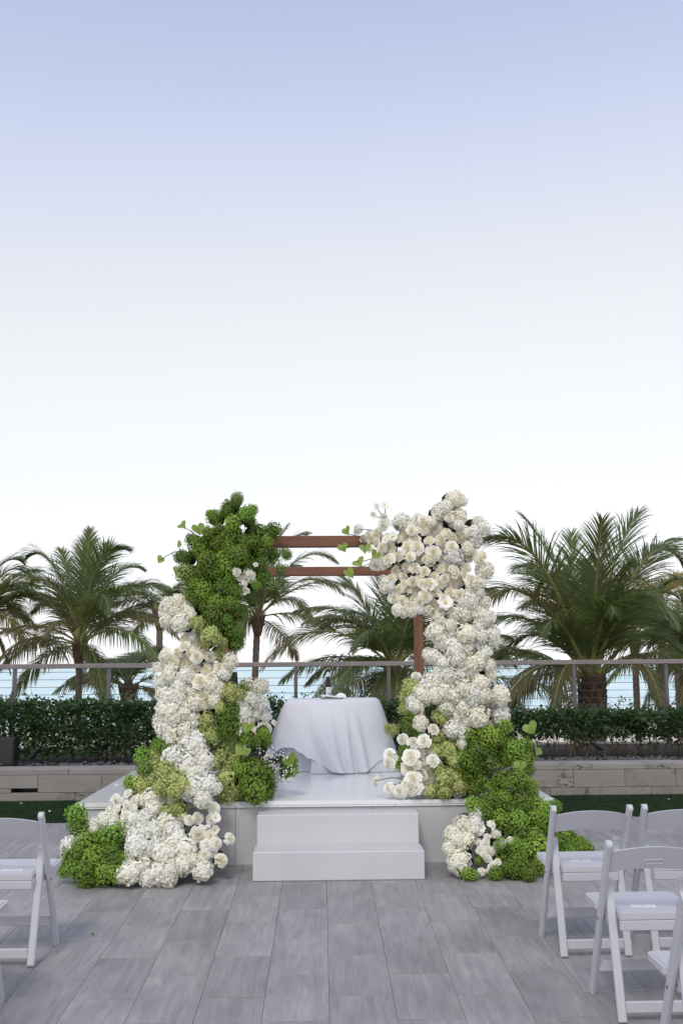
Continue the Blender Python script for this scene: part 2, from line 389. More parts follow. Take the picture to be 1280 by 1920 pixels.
# tiles: 0.30 x 0.59, half-bond column by column
TW, TL = .3045, .5955
cand = []
for c in range(-24, 25):
    off = 6.225 + (TL / 2 if c % 2 else 0)
    k0 = int((0.5 - off) / TL) - 1
    for k in range(k0, 30):
        y0 = off + k * TL; y1 = y0 + TL
        if y0 < .2 or y0 > Y_TURF - .02: continue
        y1 = min(y1, Y_TURF)
        x0 = .0285 + c * TW
        if y1 - y0 < .05: continue
        cand.append((x0, y0, x0 + TW, y1))
def pj(p):
    q = CR.transposed() @ (Vector(p) - EYE)
    if q.z > -.05: return None
    return (640 + F * q.x / -q.z, 960 - F * q.y / -q.z)
def inview(t):
    pr = [pj((x, y, fz(y))) for x in (t[0], t[2]) for y in (t[1], t[3])]
    pr = [p for p in pr if p]
    return any(-20 < p[0] < 1300 and p[1] < 1945 for p in pr)
near = sorted([t for t in cand if inview(t)], key=lambda t: t[1])[:290]
ns = set(near)
tcache = {}
def tile_mesh(dx, dy):
    key = (round(dx, 3), round(dy, 3))
    if key not in tcache:
        mb = MB(); mb.box((0, 0, -.009), (dx - .0016, dy - .0042, .018), .0008); tcache[key] = mb.mesh('tile', M['tile'])
    return tcache[key]
for t in near:
    cx, cy = (t[0] + t[2]) / 2, (t[1] + t[3]) / 2
    link('tile', tile_mesh(t[2] - t[0], t[3] - t[1]), floor, (cx, cy, fz(cy) + random.uniform(-.0006, .0006)),
         (math.atan(SLOPE) + random.uniform(-.0008, .0008), random.uniform(-.001, .001), 0))
mb = MB()
rs = Matrix.Rotation(math.atan(SLOPE), 3, 'X')
for t in cand:
    if t in ns: continue
    cx, cy = (t[0] + t[2]) / 2, (t[1] + t[3]) / 2
    mb.box((cx, cy, fz(cy) - .009), (t[2] - t[0] - .003, t[3] - t[1] - .003, .018), 0, rs)
mb.build('tile_field', M['tile'], floor, kind='stuff')

# turf strip in front of the planter
mb = MB(); mb.add([(-9, Y_TURF, fz(Y_TURF) + .006), (9, Y_TURF, fz(Y_TURF) + .006), (9, Y_WALL, fz(Y_WALL) + .006), (-9, Y_WALL, fz(Y_WALL) + .006)], [(0, 1, 2, 3)])
mb.build('turf_backing', M['turf'], kind='structure')
rng = np.random.default_rng(3)
def blades(n, x0, x1, y0, y1, h):
    x = rng.uniform(x0, x1, n); y = rng.uniform(y0, y1, n); z = SLOPE * y + .004
    a = rng.uniform(0, 2 * np.pi, n); wd = .0022; hh = rng.uniform(.6, 1, n) * h; lx = rng.normal(0, .4, n) * h; ly = rng.normal(0, .4, n) * h
    V = np.zeros((n, 3, 3)); V[:, 0] = np.stack([x - np.cos(a) * wd, y - np.sin(a) * wd, z], 1); V[:, 1] = np.stack([x + np.cos(a) * wd, y + np.sin(a) * wd, z], 1)
    V[:, 2] = np.stack([x + lx, y + ly, z + hh], 1); return V.reshape(-1, 3)
def trimesh(name, V, mt, k=3, smooth=False):
    n = len(V) // k
    me = bpy.data.meshes.new(name); me.vertices.add(len(V)); me.vertices.foreach_set('co', V.ravel())
    me.loops.add(n * k); me.loops.foreach_set('vertex_index', np.arange(n * k)); me.polygons.add(n)
    me.polygons.foreach_set('loop_start', np.arange(n) * k); me.polygons.foreach_set('loop_total', np.full(n, k))
    me.materials.append(mt); me.update(); me.validate(); return me
V = np.concatenate([blades(70000, -4.5, -1.2, Y_TURF - .01, Y_WALL, .02), blades(70000, 1.2, 4.5, Y_TURF - .01, Y_WALL, .02)])
link('turf_grass', trimesh('turf', V, M['blade']), label='dark green artificial turf strip in front of the stone planter', cat='turf', kind='stuff')

# planter: core, stone cladding panels, coping, vent, pebbles
pl = empty('stone_planter', (0, Y_WALL, fz(Y_WALL)), label='long low planter clad in pale veined stone behind the stage', cat='planter')
PZ = fz(Y_WALL)
def pw(px, py): return at(px, py, Y_WALL)
WT = .322                                   # wall height above turf
def pbox(name, x0, x1, z0, z1, y=0, t=.02, m=M['wallstone'], bev=.002):
    mb = MB(); mb.box((0, 0, 0), (x1 - x0 - .004, t, z1 - z0 - .004), bev)
    return mb.build(name, m, pl, loc=((x0 + x1) / 2, y, (z0 + z1) / 2))
vx0, vx1 = pw(22, 1485).x, pw(71.5, 1485).x
vz1, vz0 = pw(40, 1478.3).z - PZ, pw(40, 1493.2).z - PZ
z_a, z_b = .088, .265
def seg(xs, z0, z1, name='panel'):
    for a, c in zip(xs[:-1], xs[1:]): pbox(name, a, c, z0, z1, y=-.010 + random.uniform(-.0012, .0012))
# coping (0.265 - 0.322) with a small nose
cop = [-7.5, -6.1, -4.55, pw(130, 1445).x, -1.2, .4, 1.7, pw(1107, 1435).x, pw(1280, 1430).x + .1, 4.7, 6.2, 7.6]
for a, c in zip(cop[:-1], cop[1:]):
    mb = MB(); mb.box((0, 0, 0), (c - a - .003, .34, WT - z_b), .004)
    mb.build('coping_stone', M['wallstone'], pl, loc=((a + c) / 2, .15, (WT + z_b) / 2))
xl = pw(191, 1470).x
seg([-7.5, -6.2, -5.0, vx0 - 1.05], z_a, z_b)
seg([vx0 - 1.05, vx1 + .002], vz1, z_b); pbox('panel', vx0 - 1.05, vx0, z_a, vz1, -.010); seg([vx1 + .002, xl, xl + .95, -.2, .9, 1.7, pw(1073, 1450).x, pw(1169, 1450).x, pw(1265, 1450).x, 4.4, 5.5, 6.5, 7.6], z_a, z_b)
pbox('panel', vx0, vx1 + .002, z_a - .0, vz0, -.010)
seg([-7.5, -6.5, -5.4, pw(-110, 1490).x, pw(142, 1495).x, pw(300, 1495).x, -1.0, .0, .9, 1.75, pw(1030, 1490).x, pw(1125, 1490).x, pw(1220, 1490).x, 4.2, 5.3, 6.4, 7.6], -.02, z_a)
mb = MB()   # core in pieces round the vent opening
for x0, x1, z0, z1 in [(-7.5, vx0, -.4, z_b), (vx1, 7.6, -.4, z_b), (vx0, vx1, -.4, vz0), (vx0, vx1, vz1, z_b)]:
    mb.box(((x0 + x1) / 2, .08, (z0 + z1) / 2), (x1 - x0, .155, z1 - z0))
mb.build('wall_core', M['grout'], pl)
mb = MB(); mb.box(((vx0 + vx1) / 2, .42, .14), (vx1 - vx0 + .1, .5, .3))
mb.build('vent_shade_block', M['black'], pl)  # solid black block painting the shade inside the vent opening
mb = MB(); mb.box((0, 1.75, .12), (15.1, 3.1, .28)); mb.build('soil_bed', M['soil'], pl)
mb = MB(); mb.box((0, 3.28, .03), (15.1, .12, .50)); mb.build('rear_curb', M['concrete'], pl)
mb = MB(); mb.box((0, 3.05, -1.5), (15.1, .5, 2.9)); mb.build('retaining_wall', M['concrete'], pl)

pv, pf = ico(1)
pmesh = []
for k in range(6):
    mb = MB(); sx, sy, sz = random.uniform(.8, 1.2), random.uniform(.7, 1), random.uniform(.35, .55)
    mb.add([(v.x * sx * (1 + .1 * noise.noise(v * 1.5 + Vector((k, 0, 0)))), v.y * sy, v.z * sz) for v in pv], pf); pmesh.append(mb.mesh('pebble', M['pebble'], True))
def peb(n, x0, x1):
    return [(random.uniform(x0, x1), random.uniform(.33, 1.25) if i % 3 else random.uniform(.33, .6)) for i in range(n)]
one = peb(170, 1.75, 3.6) + peb(120, -3.7, -1.6)
for x, y in one:
    s_ = random.uniform(.022, .036)
    link('pebble', random.choice(pmesh), pl, (x, y, .268 + random.uniform(0, .022)), (random.uniform(-.3, .3), random.uniform(-.3, .3), random.uniform(0, 6.3)), s_)
mb = MB()
for x, y in peb(1500, -5.5, 5.5) + peb(700, 1.7, 3.9) + peb(400, -4.2, -1.5):
    s_ = random.uniform(.02, .034); me = random.choice(pmesh); a = random.uniform(0, 6.3); ca, sa = math.cos(a) * s_, math.sin(a) * s_
    z = .262 + random.uniform(0, .014)
    mb.add([(x + v.co.x * ca - v.co.y * sa, y + v.co.x * sa + v.co.y * ca, z + v.co.z * s_) for v in me.vertices], pf)
mb.build('pebble_bed', M['pebble'], pl, True, kind='stuff')

# ------------------------------------------------------------------ hedges
def leaves(n, fn, size):
    P = fn(n); n = len(P)
    d = rng.normal(0, 1, (n, 3)); d[:, 2] = d[:, 2] * .6 + .35; d /= np.linalg.norm(d, axis=1)[:, None]
    t = rng.normal(0, 1, (n, 3)); sdir = np.cross(d, t); sdir /= np.linalg.norm(sdir, axis=1)[:, None]; nn = np.cross(sdir, d)
    s_ = (size * rng.uniform(.6, 1.15, n))[:, None]
    V = np.zeros((n, 4, 3)); V[:, 0] = P; V[:, 1] = P + d * s_ * .55 + sdir * s_ * .34 + nn * s_ * .10; V[:, 2] = P + d * s_; V[:, 3] = P + d * s_ * .55 - sdir * s_ * .34 + nn * s_ * .10
    return V.reshape(-1, 3)
def hedge(x0, x1, ztop, n, thin, label, seed, dens_low):
    global rng
    rng = np.random.default_rng(seed)
    zb = PZ + .27; H = ztop - zb; y0, y1 = 11.57, 12.55
    h = empty('hedge', ((x0 + x1) / 2, (y0 + y1) / 2, zb), label=label, cat='hedge')
    def fn(n):
        x = rng.uniform(x0, x1, n); u = rng.uniform(0, 1, n); 
        top = np.array([H * (1 + .10 * noise.noise(Vector((a * 2.3, seed, 0))) + .07 * noise.noise(Vector((a * 7, seed, 3)))) for a in x])
        zz = rng.uniform(0.06, 1, n) ** (.8 if not thin else .55)
        y = np.where(rng.random(n) < .55, y0 + np.abs(rng.normal(0, .10, n)), np.where(rng.random(n) < .25, y1 - np.abs(rng.normal(0, .1, n)), rng.uniform(y0, y1, n)))
        bulge = np.array([.10 * noise.noise(Vector((a * 3, b_ * 3, seed))) for a, b_ in zip(x, zz)])
        y = y + bulge
        keep = rng.random(n) < np.where(zz < .42, dens_low, 1.0)
        # airy gaps, clump noise
        cl = np.array([noise.noise(Vector((a * 6, c * 6, b_ * 5 + seed))) for a, b_, c in zip(x, zz, y)])
        keep &= cl > -.30 - (.0 if thin else .08)
        P = np.stack([x, y, zb + zz * top], 1)[keep]
        return P - np.array(h.location)
    V = leaves(n, fn, .056)
    # new shoots poking out of the top
    ns_ = int((x1 - x0) * 30)
    sh = []
    for i in range(ns_):
        x = rng.uniform(x0, x1); y = rng.uniform(y0, y1); z = ztop + rng.uniform(-.06, .10); 
        for k in range(7): sh.append((x + rng.normal(0, .02), y + rng.normal(0, .02), z + k * .008 - .02))
    sh = np.array(sh) - np.array(h.location)
    V2 = leaves(len(sh), lambda n: sh, .038)
    link('foliage', trimesh('foliage', np.concatenate([V, V2]), M['leafhedge'], 4), h, kind='stuff')
    mb = MB(); rd = random.Random(seed)
    for i in range(int((x1 - x0) * (26 if thin else 18))):
        p = Vector((rd.uniform(x0, x1), rd.uniform(y0 + .05, y1 - .1), zb - .02)); d = Vector((rd.gauss(0, .35), rd.gauss(0, .25), 1)).normalized()
        r = rd.uniform(.004, .009); pts = [p]
        for k in range(5):
            d = (d + Vector((rd.gauss(0, .22), rd.gauss(0, .2), .12))).normalized(); pts.append(pts[-1] + d * H * .19)
            if rd.random() < .8:
                d2 = (d + Vector((rd.gauss(0, .8), rd.gauss(0, .5), .1))).normalized()
                q = [pts[-1], pts[-1] + d2 * .1, pts[-1] + d2 * .2 + Vector((0, 0, .04))]
                mb.tube([v - h.location for v in q], [r * .5, r * .4, r * .2], 4, False)
        mb.tube([v - h.location for v in pts], [r, r * .9, r * .8, r * .65, r * .5, r * .3], 5, False)
    mb.build('stem', M['twig'], h, True, kind='stuff')
    return h
hedge(-5.6, -1.75, at(120, 1318, 11.6).z, 26000, False, 'dense dark green clipped hedge left of the flower arch', 11, .8)
hedge(-1.75, 1.75, at(640, 1318, 11.6).z, 17000, False, 'middle hedge, dark green, seen behind the draped table', 12, .8)
hedge(1.75, 5.6, at(1100, 1335, 11.6).z, 17000, True, 'thin leggy hedge right of the arch, light showing through its bare stems', 13, .16)

# ------------------------------------------------------------------ railing
rl = empty('terrace_railing', (0, Y_RAIL, PZ + .2), label='steel cable railing with grey cap rail behind the hedge', cat='railing')
RZ = at(640, 1240.5, Y_RAIL).z - rl.location.z
mb = MB(); mb.box((0, 0, RZ - .032), (15, .075, .062), .006); mb.build('cap_rail', M['railcap'], rl)
sp = (at(728.5, 1260, Y_RAIL).x - at(554.5, 1260, Y_RAIL).x)
x_0 = at(554.5, 1260, Y_RAIL).x
pm_ = MB(); pm_.box((0, 0, (RZ - .063) / 2 - .2), (.045, .06, RZ - .063 + .4), .004); pm = pm_.mesh('post', M['metal'])
for k in range(-6, 6): link('post', pm, rl, (x_0 + k * sp, 0, 0))
for k in range(7):
    mb = MB(); z = RZ - .062 - .048 - k * .098
    mb.tube([(-7.4, 0.0, z), (7.4, 0.0, z)], .0035, 6); mb.build('cable', M['cable'], rl)

# ------------------------------------------------------------------ palms
def bez(p0, p1, p2, t): return p0 * (1 - t) ** 2 + p1 * 2 * t * (1 - t) + p2 * t * t
def frond_mesh(p0, p1, p2, LL, mt, n=74, droop=1.0, sd=0, rr=.022):
    rd = random.Random(sd); mb = MB()
    N = 12; pts = [bez(p0, p1, p2, i / N) for i in range(N + 1)]
    mb.cm = 1; mb.tube(pts, [rr * (1 - .9 * (i / N) ** .6) + .002 for i in range(N + 1)], 5, False); mb.cm = 0
    twist = rd.uniform(-.35, .35)
    for i in range(n):
        t = .14 + .86 * (i + .5) / n
        p = bez(p0, p1, p2, t); tg = (bez(p0, p1, p2, min(1, t + .02)) - bez(p0, p1, p2, t - .02)).normalized()
        sd_ = tg.cross(Vector((0, 0, 1)))
        if sd_.length < .15: sd_ = tg.cross(Vector((0, -1, .3)))
        sd_.normalize(); up = sd_.cross(tg).normalized()
        L = LL * (math.sin(math.pi * min(1, (t * .86 + .12))) ** .55) * (1 - .35 * t) * rd.uniform(.86, 1.08)
        for s_ in (-1, 1):
            if rd.random() < .04: continue
            sv = (sd_ * s_ * math.cos(twist) + up * math.sin(twist) * s_)
            d = (sv * (.85 - .45 * t) + tg * (.55 + .55 * t) + up * (.16 + rd.gauss(0, .08)) + Vector((rd.gauss(0, .05), rd.gauss(0, .05), rd.gauss(0, .05)))).normalized()
            q = p.copy(); wv = tg * (1 if s_ > 0 else -1); vs = []; K = 4; w0 = .0128 * rd.uniform(.8, 1.15)
            for k in range(K + 1):
                f = k / K; ww = w0 * (1 - f) ** .55 * (1 if k else .55)
                wd = (tg - d * tg.dot(d)); wd = wd.normalized() if wd.length > 1e-3 else up
                if k == K: vs.append(q.copy())
                else: vs += [q - wd * ww, q + wd * ww]
                d = (d + Vector((0, 0, -1)) * (.13 + .34 * f) * droop * (1.25 - .5 * max(0, tg.z)) * (1 + rd.uniform(-.3, .3))).normalized()
                q = q + d * L / K
            mb.add(vs, [(0, 1, 3, 2), (2, 3, 5, 4), (4, 5, 7, 6), (6, 7, 8)])
    return mb.mesh('frond', [mt, M['rachis']])
def palm(px, py, Y, fronds, label, scale=1.0, auto=0, seed=1, trunk_px=7.0, gz=-2.6, LL=.72, n=72, length=2.7, sun_gold=0.0, thick=1.0, lean=.0):
    rd = random.Random(seed)
    C = at(px, py, Y)
    base = Vector((C.x + lean, C.y, gz))
    t = empty('palm_tree', base, label=label, cat='palm tree', group='coconut palms beyond the railing')
    k = 0
    for f in fronds:
        tx, ty, cx_, cy_ = f[:4]; dz = f[4] if len(f) > 4 else rd.uniform(-.7, .7); kind = f[5] if len(f) > 5 else ''
        P2 = at(tx, ty, Y + dz); P1 = at(cx_, cy_, Y + dz * .5)
        p0 = C + Vector((rd.uniform(-.06, .06), rd.uniform(-.06, .06), rd.uniform(-.05, .08)))
        mt = M['frondold'] if kind == 'o' else M['frond_sungold'] if kind == 'g' else M['frond']
        ln = (P2 - p0).length
        o = link('frond', frond_mesh(p0 - base, P1 - base, P2 - base, LL * min(1.1, .55 + .2 * ln), mt, n, .75 if ty < py else 1.1, seed * 100 + k, .05 if trunk_px > 15 else .026), t); k += 1
    for j in range(auto):
        a = j * 2.39996 + seed; el = rd.uniform(-.15, 1.15) if j % 4 else rd.uniform(.9, 1.4)
        Ln = length * rd.uniform(.8, 1.1)
        h = Vector((math.cos(a), math.sin(a) if math.sin(a) > -.25 else -.5 * math.sin(a), 0))
        P1 = C + (h * math.cos(el) + Vector((0, 0, math.sin(el)))) * Ln * .6
        P2 = C + h * Ln * (.55 + .45 * math.cos(el)) + Vector((0, 0, Ln * (math.sin(el) * .85 - .35)))
        r_ = rd.random()
        mt = M['frond_sungold'] if r_ < sun_gold else (M['frondold'] if el < .05 else M['frond'])
        link('frond', frond_mesh(C - base, P1 - base, P2 - base, LL, mt, n, 1.0, seed * 100 + 50 + j), t)
    r = trunk_px / F * Y * thick
    mb = MB(); pts = []; rad = []
    H = C.z - gz; NR = max(10, int(H / .09))
    for i in range(NR + 1):
        u = i / NR; x = base.x + (C.x - base.x) * (u ** 1.6); pts.append(Vector((x, base.y + .05 * math.sin(u * 3), gz + H * u)) - base)
        rad.append(r * (1.25 - .25 * min(1, u * 2)) * (1.05 if i % 2 else .95))
    mb.tube(pts, rad, 12); mb.build('trunk', M['trunk'], t, True)
    mb = MB(); CL = C - base
    thick_ = r > .12
    kk_ = (.95, 1.0, 1.02, .85, .4) if thick_ else (1.05, 1.5, 1.75, 1.3, .5)
    mb.tube([CL + Vector((0, 0, z)) for z in (-.42, -.3, -.12, .05, .22)], [r * q for q in kk_], 12)
    if thick_:      # old leaf bases wrapped round the stout trunk
        for j in range(46):
            a = j * 2.39996; z = -.62 + .62 * j / 46; h = Vector((math.cos(a), math.sin(a), 0)); sw = rd.uniform(.8, 1.25)
            sx_ = h.cross(Vector((0, 0, 1)))
            p0_ = CL + h * r * .93 + Vector((0, 0, z)); tip = p0_ + h * r * .32 * sw + Vector((0, 0, .17 * sw)); wv = .075 * sw
            mb.add([p0_ - sx_ * wv * 1.2 - Vector((0, 0, .03)), p0_ + sx_ * wv * 1.2 - Vector((0, 0, .03)), tip + sx_ * wv * .5, tip - sx_ * wv * .5, p0_ + h * .035 + Vector((0, 0, .02)), tip - h * .05],
                   [(0, 1, 4), (1, 2, 4), (2, 3, 4), (3, 0, 4), (2, 5, 3), (0, 3, 5), (1, 5, 2)])
    else:
        for j in range(9):
            a = j * .7; h = Vector((math.cos(a), math.sin(a), 0))
            mb.tube([CL + h * r * .9 + Vector((0, 0, -.34)), CL + h * r * 1.7 + Vector((0, 0, -.1)), CL + h * r * 2.4 + Vector((0, 0, .12))], [r * .45, r * .4, r * .12], 5)
    mb.build('crown_shaft', M['fibre'], t, not thick_)
    return t
palm(1108, 1282, 15.2, [
    (978, 966, 1075, 1080, 1.0), (908, 1012, 1020, 968, -.4), (905, 1132, 990, 1035, -1.2, 'o'), (1195, 960, 1125, 1070, .2), (1070, 1000, 1075, 1150, .9),
    (1128, 975, 1110, 1120, -.8), (1290, 1075, 1215, 925, .5), (1262, 1010, 1180, 1040, 1.0), (1270, 1175, 1190, 1020, -.9), (1298, 1245, 1200, 1120, -.4),
    (925, 1245, 1010, 1120, .8, 'o'), (935, 1330, 1010, 1190, -.6, 'o'), (1035, 1345, 1055, 1180, -1.2, 'o'), (1240, 1335, 1210, 1170, -.7, 'o'),
    (1150, 1150, 1140, 1090, -.9), (1015, 1190, 1045, 1110, -1.2), (1060, 1120, 1090, 1060, 1.4), (975, 1060, 1040, 1050, 1.6), (1210, 1130, 1170, 1080, 1.8), (1000, 1120, 1050, 1000, 1.0), (1100, 1050, 1100, 1160, 1.3), (1180,1060,1150,1100,-.3)],
    'large low coconut palm filling the view right of the arch, thick trunk', trunk_px=22, seed=2, LL=.95, n=86, auto=7, length=3.0)
palm(150, 1212, 19, [
    (170, 993, 155, 1110, .3), (168, 1000, 158, 1100, .8), (238, 1028, 175, 1005, -.5), (266, 1066, 200, 1040, .6), (52, 1042, 105, 1010, .2), (58, 1092, 108, 1060, 1.0), (-8, 1190, 75, 1150, -.7, 'o'),
    (-5, 1240, 60, 1165, .5, 'o'), (85, 1195, 108, 1130, -1.5, 'o'), (206, 1150, 190, 1060, -1.5), (334, 1195, 250, 1105, -.8, 'o'), (318, 1108, 240, 1055, .7), (115, 1030, 130, 1100, 1.2),
    (200, 1020, 175, 1080, 1.5), (18, 1318, 70, 1210, .4), (195, 1325, 180, 1190, -.5), (300, 1240, 235, 1140, -1.3), (60, 1150, 100, 1090, 1.3), (245, 1110, 200, 1080, -1.0)],
    'tall coconut palm left of the arch, slim trunk rising behind the railing', trunk_px=6.2, seed=3, LL=.80, n=80, auto=8, length=2.6)
palm(-42, 1175, 20, [
    (60, 1088, 10, 1020, .3), (40, 1052, -10, 1030, .3), (62, 1120, 15, 1060, -.4), (95, 1135, 30, 1085, .6), (50, 1215, 10, 1110, -.8, 'o'), (-45, 1020, -40, 1090), (20, 1260, -10, 1150, .2, 'o'), (70, 1180, 20, 1110, 1.0), (75, 1070, 20, 1060, 1.2)],
    'coconut palm cut off by the left edge, only its fronds showing', trunk_px=6.5, seed=4, LL=.85, auto=8, length=2.3)
palm(483, 1158, 23, [
    (540, 985, 498, 1040, .3), (575, 1000, 515, 1005, .8), (630, 1052, 560, 1000, .3), (642, 1112, 570, 1040, -.5), (668, 1105, 580, 1060, .9, 'o'), (590, 1172, 550, 1080, -.5, 'o'), (436, 1215, 455, 1120, -.6), (418, 1130, 450, 1080, .4),
    (430, 1060, 465, 1050, .6), (490, 1010, 485, 1090, .2), (525, 1100, 505, 1060, -1.2), (425, 1265, 445, 1150, .4, 'o'), (560, 1060, 520, 1070, 1.2), (455, 1030, 470, 1080, -1), (440, 1170, 458, 1105, 1.1)],
    'slim coconut palm standing between the arch posts, ringed trunk', trunk_px=6.2, seed=5, LL=.85, lean=-.15, auto=6, length=2.0)
palm(742, 1262, 17, [
    (492, 1250, 600, 1110, -.3, 'o'), (565, 1375, 620, 1205, -.8), (640, 1080, 690, 1130, .6), (655, 1150, 690, 1130, 1.4), (708, 1060, 722, 1150, .4), (752, 1050, 745, 1140, 1.0), (860, 1120, 800, 1110, .3), (690, 1370, 700, 1230, -1),
    (890, 1300, 820, 1150, -.6), (810, 1360, 790, 1220, -1.0), (600, 1180, 660, 1120, .9, 'o'), (625, 1300, 680, 1190, -1.2), (800, 1080, 770, 1130, -.8), (850, 1210, 800, 1150, 1.4), (740, 1380, 745, 1250, -1.3), (660, 1220, 700, 1130, -1.2), (840,1060,790,1100,.6), (575,1280,650,1200,.9)],
    'low spreading coconut palm directly behind the draped table', trunk_px=10, seed=6, LL=.90, n=80, auto=10, length=2.7)
palm(862, 1275, 19.5, [], 'dark coconut palm behind the white flower pillar', trunk_px=8, seed=7, auto=17, LL=.85, length=2.5)
palm(241, 1290, 22, [], 'short palm low behind the railing beside the left flower pillar', trunk_px=8, seed=8, auto=15, LL=.75, length=1.75)
palm(300, 1150, 26, [], 'distant palm whose fronds rise just left of the flower pillar', trunk_px=6, seed=9, auto=14, LL=.8, length=1.9)
palm(1188, 1195, 24, [], 'slim palm with bare straight trunk behind the large right palm', trunk_px=6, seed=10, auto=16, LL=.8, length=2.3)
palm(1236, 1130, 29, [], 'distant palm with fronds coloured gold as if sunlit near the right edge', trunk_px=6, seed=12, auto=15, LL=.8, length=2.0, sun_gold=.75)
palm(1268, 1225, 22, [], 'palm crowding in behind the right end of the railing', trunk_px=6, seed=14, auto=16, LL=.8, length=2.3)
palm(1335, 1240, 17, [
    (1182, 1150, 1270, 1040, .4), (1215, 1215, 1280, 1100, -.4), (1200, 1335, 1270, 1180, .3), (1240, 1100, 1310, 1040, .8), (1270, 1340, 1300, 1190, -.8, 'o'), (1225, 1275, 1280, 1140, 1.0, 'o'), (1320, 1040, 1330, 1120)],
    'coconut palm cut off by the right edge, fronds reaching into view', trunk_px=7, seed=13, LL=.9, auto=10, length=2.6)
# ------------------------------------------------------------------ stage, steps, arch, table
DZ = .726                                  # deck height
SXL, SXR, SY0, SY1 = -1.834, 1.741, 7.70, 10.28
st = empty('stage', ((SXL + SXR) / 2, (SY0 + SY1) / 2, fz(9.0)), label='low white stage with glossy deck under the flower arch', cat='stage')
sx, sy = st.location.x, st.location.y
zb = fz(7.70)
def sbox(name, x0, x1, y0, y1, z0, z1, m, bev=.004):
    mb = MB(); mb.box((0, 0, 0), (x1 - x0, y1 - y0, z1 - z0), bev)
    return mb.build(name, m, st, loc=((x0 + x1) / 2 - sx, (y0 + y1) / 2 - sy, (z0 + z1) / 2 - st.location.z))
W = SXR - SXL
dxs = [SXL, SXL + W / 3, SXL + 2 * W / 3, SXR]
for i in range(3):
    for j in range(2):
        ya = SY0 + (SY1 - SY0) * j / 2; yb = SY0 + (SY1 - SY0) * (j + 1) / 2
        sbox('deck_panel', dxs[i] + (.001 if i else 0), dxs[i + 1] - .001, ya + (.001 if j else 0), yb - .001, DZ - .045, DZ, M['deck'], .003)
xs_ = [SXL + .012, at(441, 1560, 7.7).x, at(700, 1560, 7.7).x, SXR - .012]
for a, c in zip(xs_[:-1], xs_[1:]): sbox('front_fascia', a + .001, c - .001, SY0 + .014, SY0 + .032, zb - .004, DZ - .046, M['fascia'], .003)
for x in (SXL + .012, SXR - .030): sbox('side_fascia', x, x + .018, SY0 + .034, SY1 - .02, zb, DZ - .046, M['fascia'], .003)
sbox('rear_fascia', SXL + .03, SXR - .03, SY1 - .03, SY1 - .012, zb + .05, DZ - .046, M['fascia'], .003)
sbox('subframe', SXL + .05, SXR - .05, SY0 + .06, SY1 - .06, zb + .07, DZ - .06, M['concrete'], 0)
sbox('edge_trim', SXL - .004, SXR + .004, SY0 - .005, SY0 - .001, DZ - .028, DZ + .002, M['deck'], .001)

# two-step box
SF = 7.197
xa, xb = at(473.5, 1650, SF).x, at(796.5, 1650, SF).x
stp = empty('step_box', ((xa + xb) / 2, SF, fz(SF)), label='white two tread step box in front of the stage', cat='steps')
def stbox(name, x0, x1, y0, y1, z0, z1):
    mb = MB(); mb.box((0, 0, 0), (x1 - x0, y1 - y0, z1 - z0), .006)
    return mb.build(name, M['stepwhite'], stp, loc=((x0 + x1) / 2 - stp.location.x, (y0 + y1) / 2 - SF, (z0 + z1) / 2 - stp.location.z))
zl = at(640, 1596.5, SF).z; SM = atz(640, 1583.5, zl).y; zu = at(640, 1526.5, SM).z
stbox('lower_step', xa, xb, SF, SM, fz(SF) + .001, zl)
stbox('upper_step', xa + .01, xb - .01, SM + .003, 7.692, fz(SM) + .001, zu)
print('STEP', SF, SM, zl - fz(SF), zu - zl, zu, DZ)
for x in (xa + .005, xb - .005):
    pass

# arch frame
ar = empty('wooden_arch_frame', (.03, 8.95, DZ), label='reddish wooden arch frame of square posts and beams', cat='arch')
def abar(name, a, c, wdt, hgt, m):
    a = Vector(a); c = Vector(c); mb = MB(); d = c - a
    if abs(d.x) > .5: mb.box((0, 0, 0), (abs(d.x), wdt, hgt), .004)
    elif abs(d.y) > .5: mb.box((0, 0, 0), (wdt, abs(d.y), hgt), .004)
    else: mb.box((0, 0, 0), (wdt, hgt, abs(d.z)), .004)
    return mb.build(name, m, ar, loc=(a + c) / 2 - ar.location)
YF, YB = 7.95, 10.02; bw = .088
xr, xl_ = at(784.5, 1200, YB).x, at(424, 1262, YB).x
zf = at(580, 1016, YF).z; zbk = at(600, 1071.5, YB).z
zt = zf
for x in (xl_, xr):
    abar('post', (x, YF, DZ + .003), (x, YF, zt - bw / 2), bw, bw, M['woodv'])
    abar('post', (x, YB, DZ + .003), (x, YB, zbk - bw / 2), bw, bw, M['woodv'])
abar('beam', (xl_ - bw / 2, YF, zt), (xr + bw / 2, YF, zt), bw, bw, M['wood'])
abar('beam', (xl_ - bw / 2, YB, zbk), (xr + bw / 2, YB, zbk), bw, bw, M['wood'])
for x in (xl_, xr): abar('side_beam', (x, YF + bw / 2, (zt + zbk) / 2), (x, YB - bw / 2, (zt + zbk) / 2), bw - .006, bw - .006, M['wood'])

def gs(a, c, wd):
    d = (a - c + math.pi) % (2 * math.pi) - math.pi
    return math.exp(-(d / wd) ** 2)
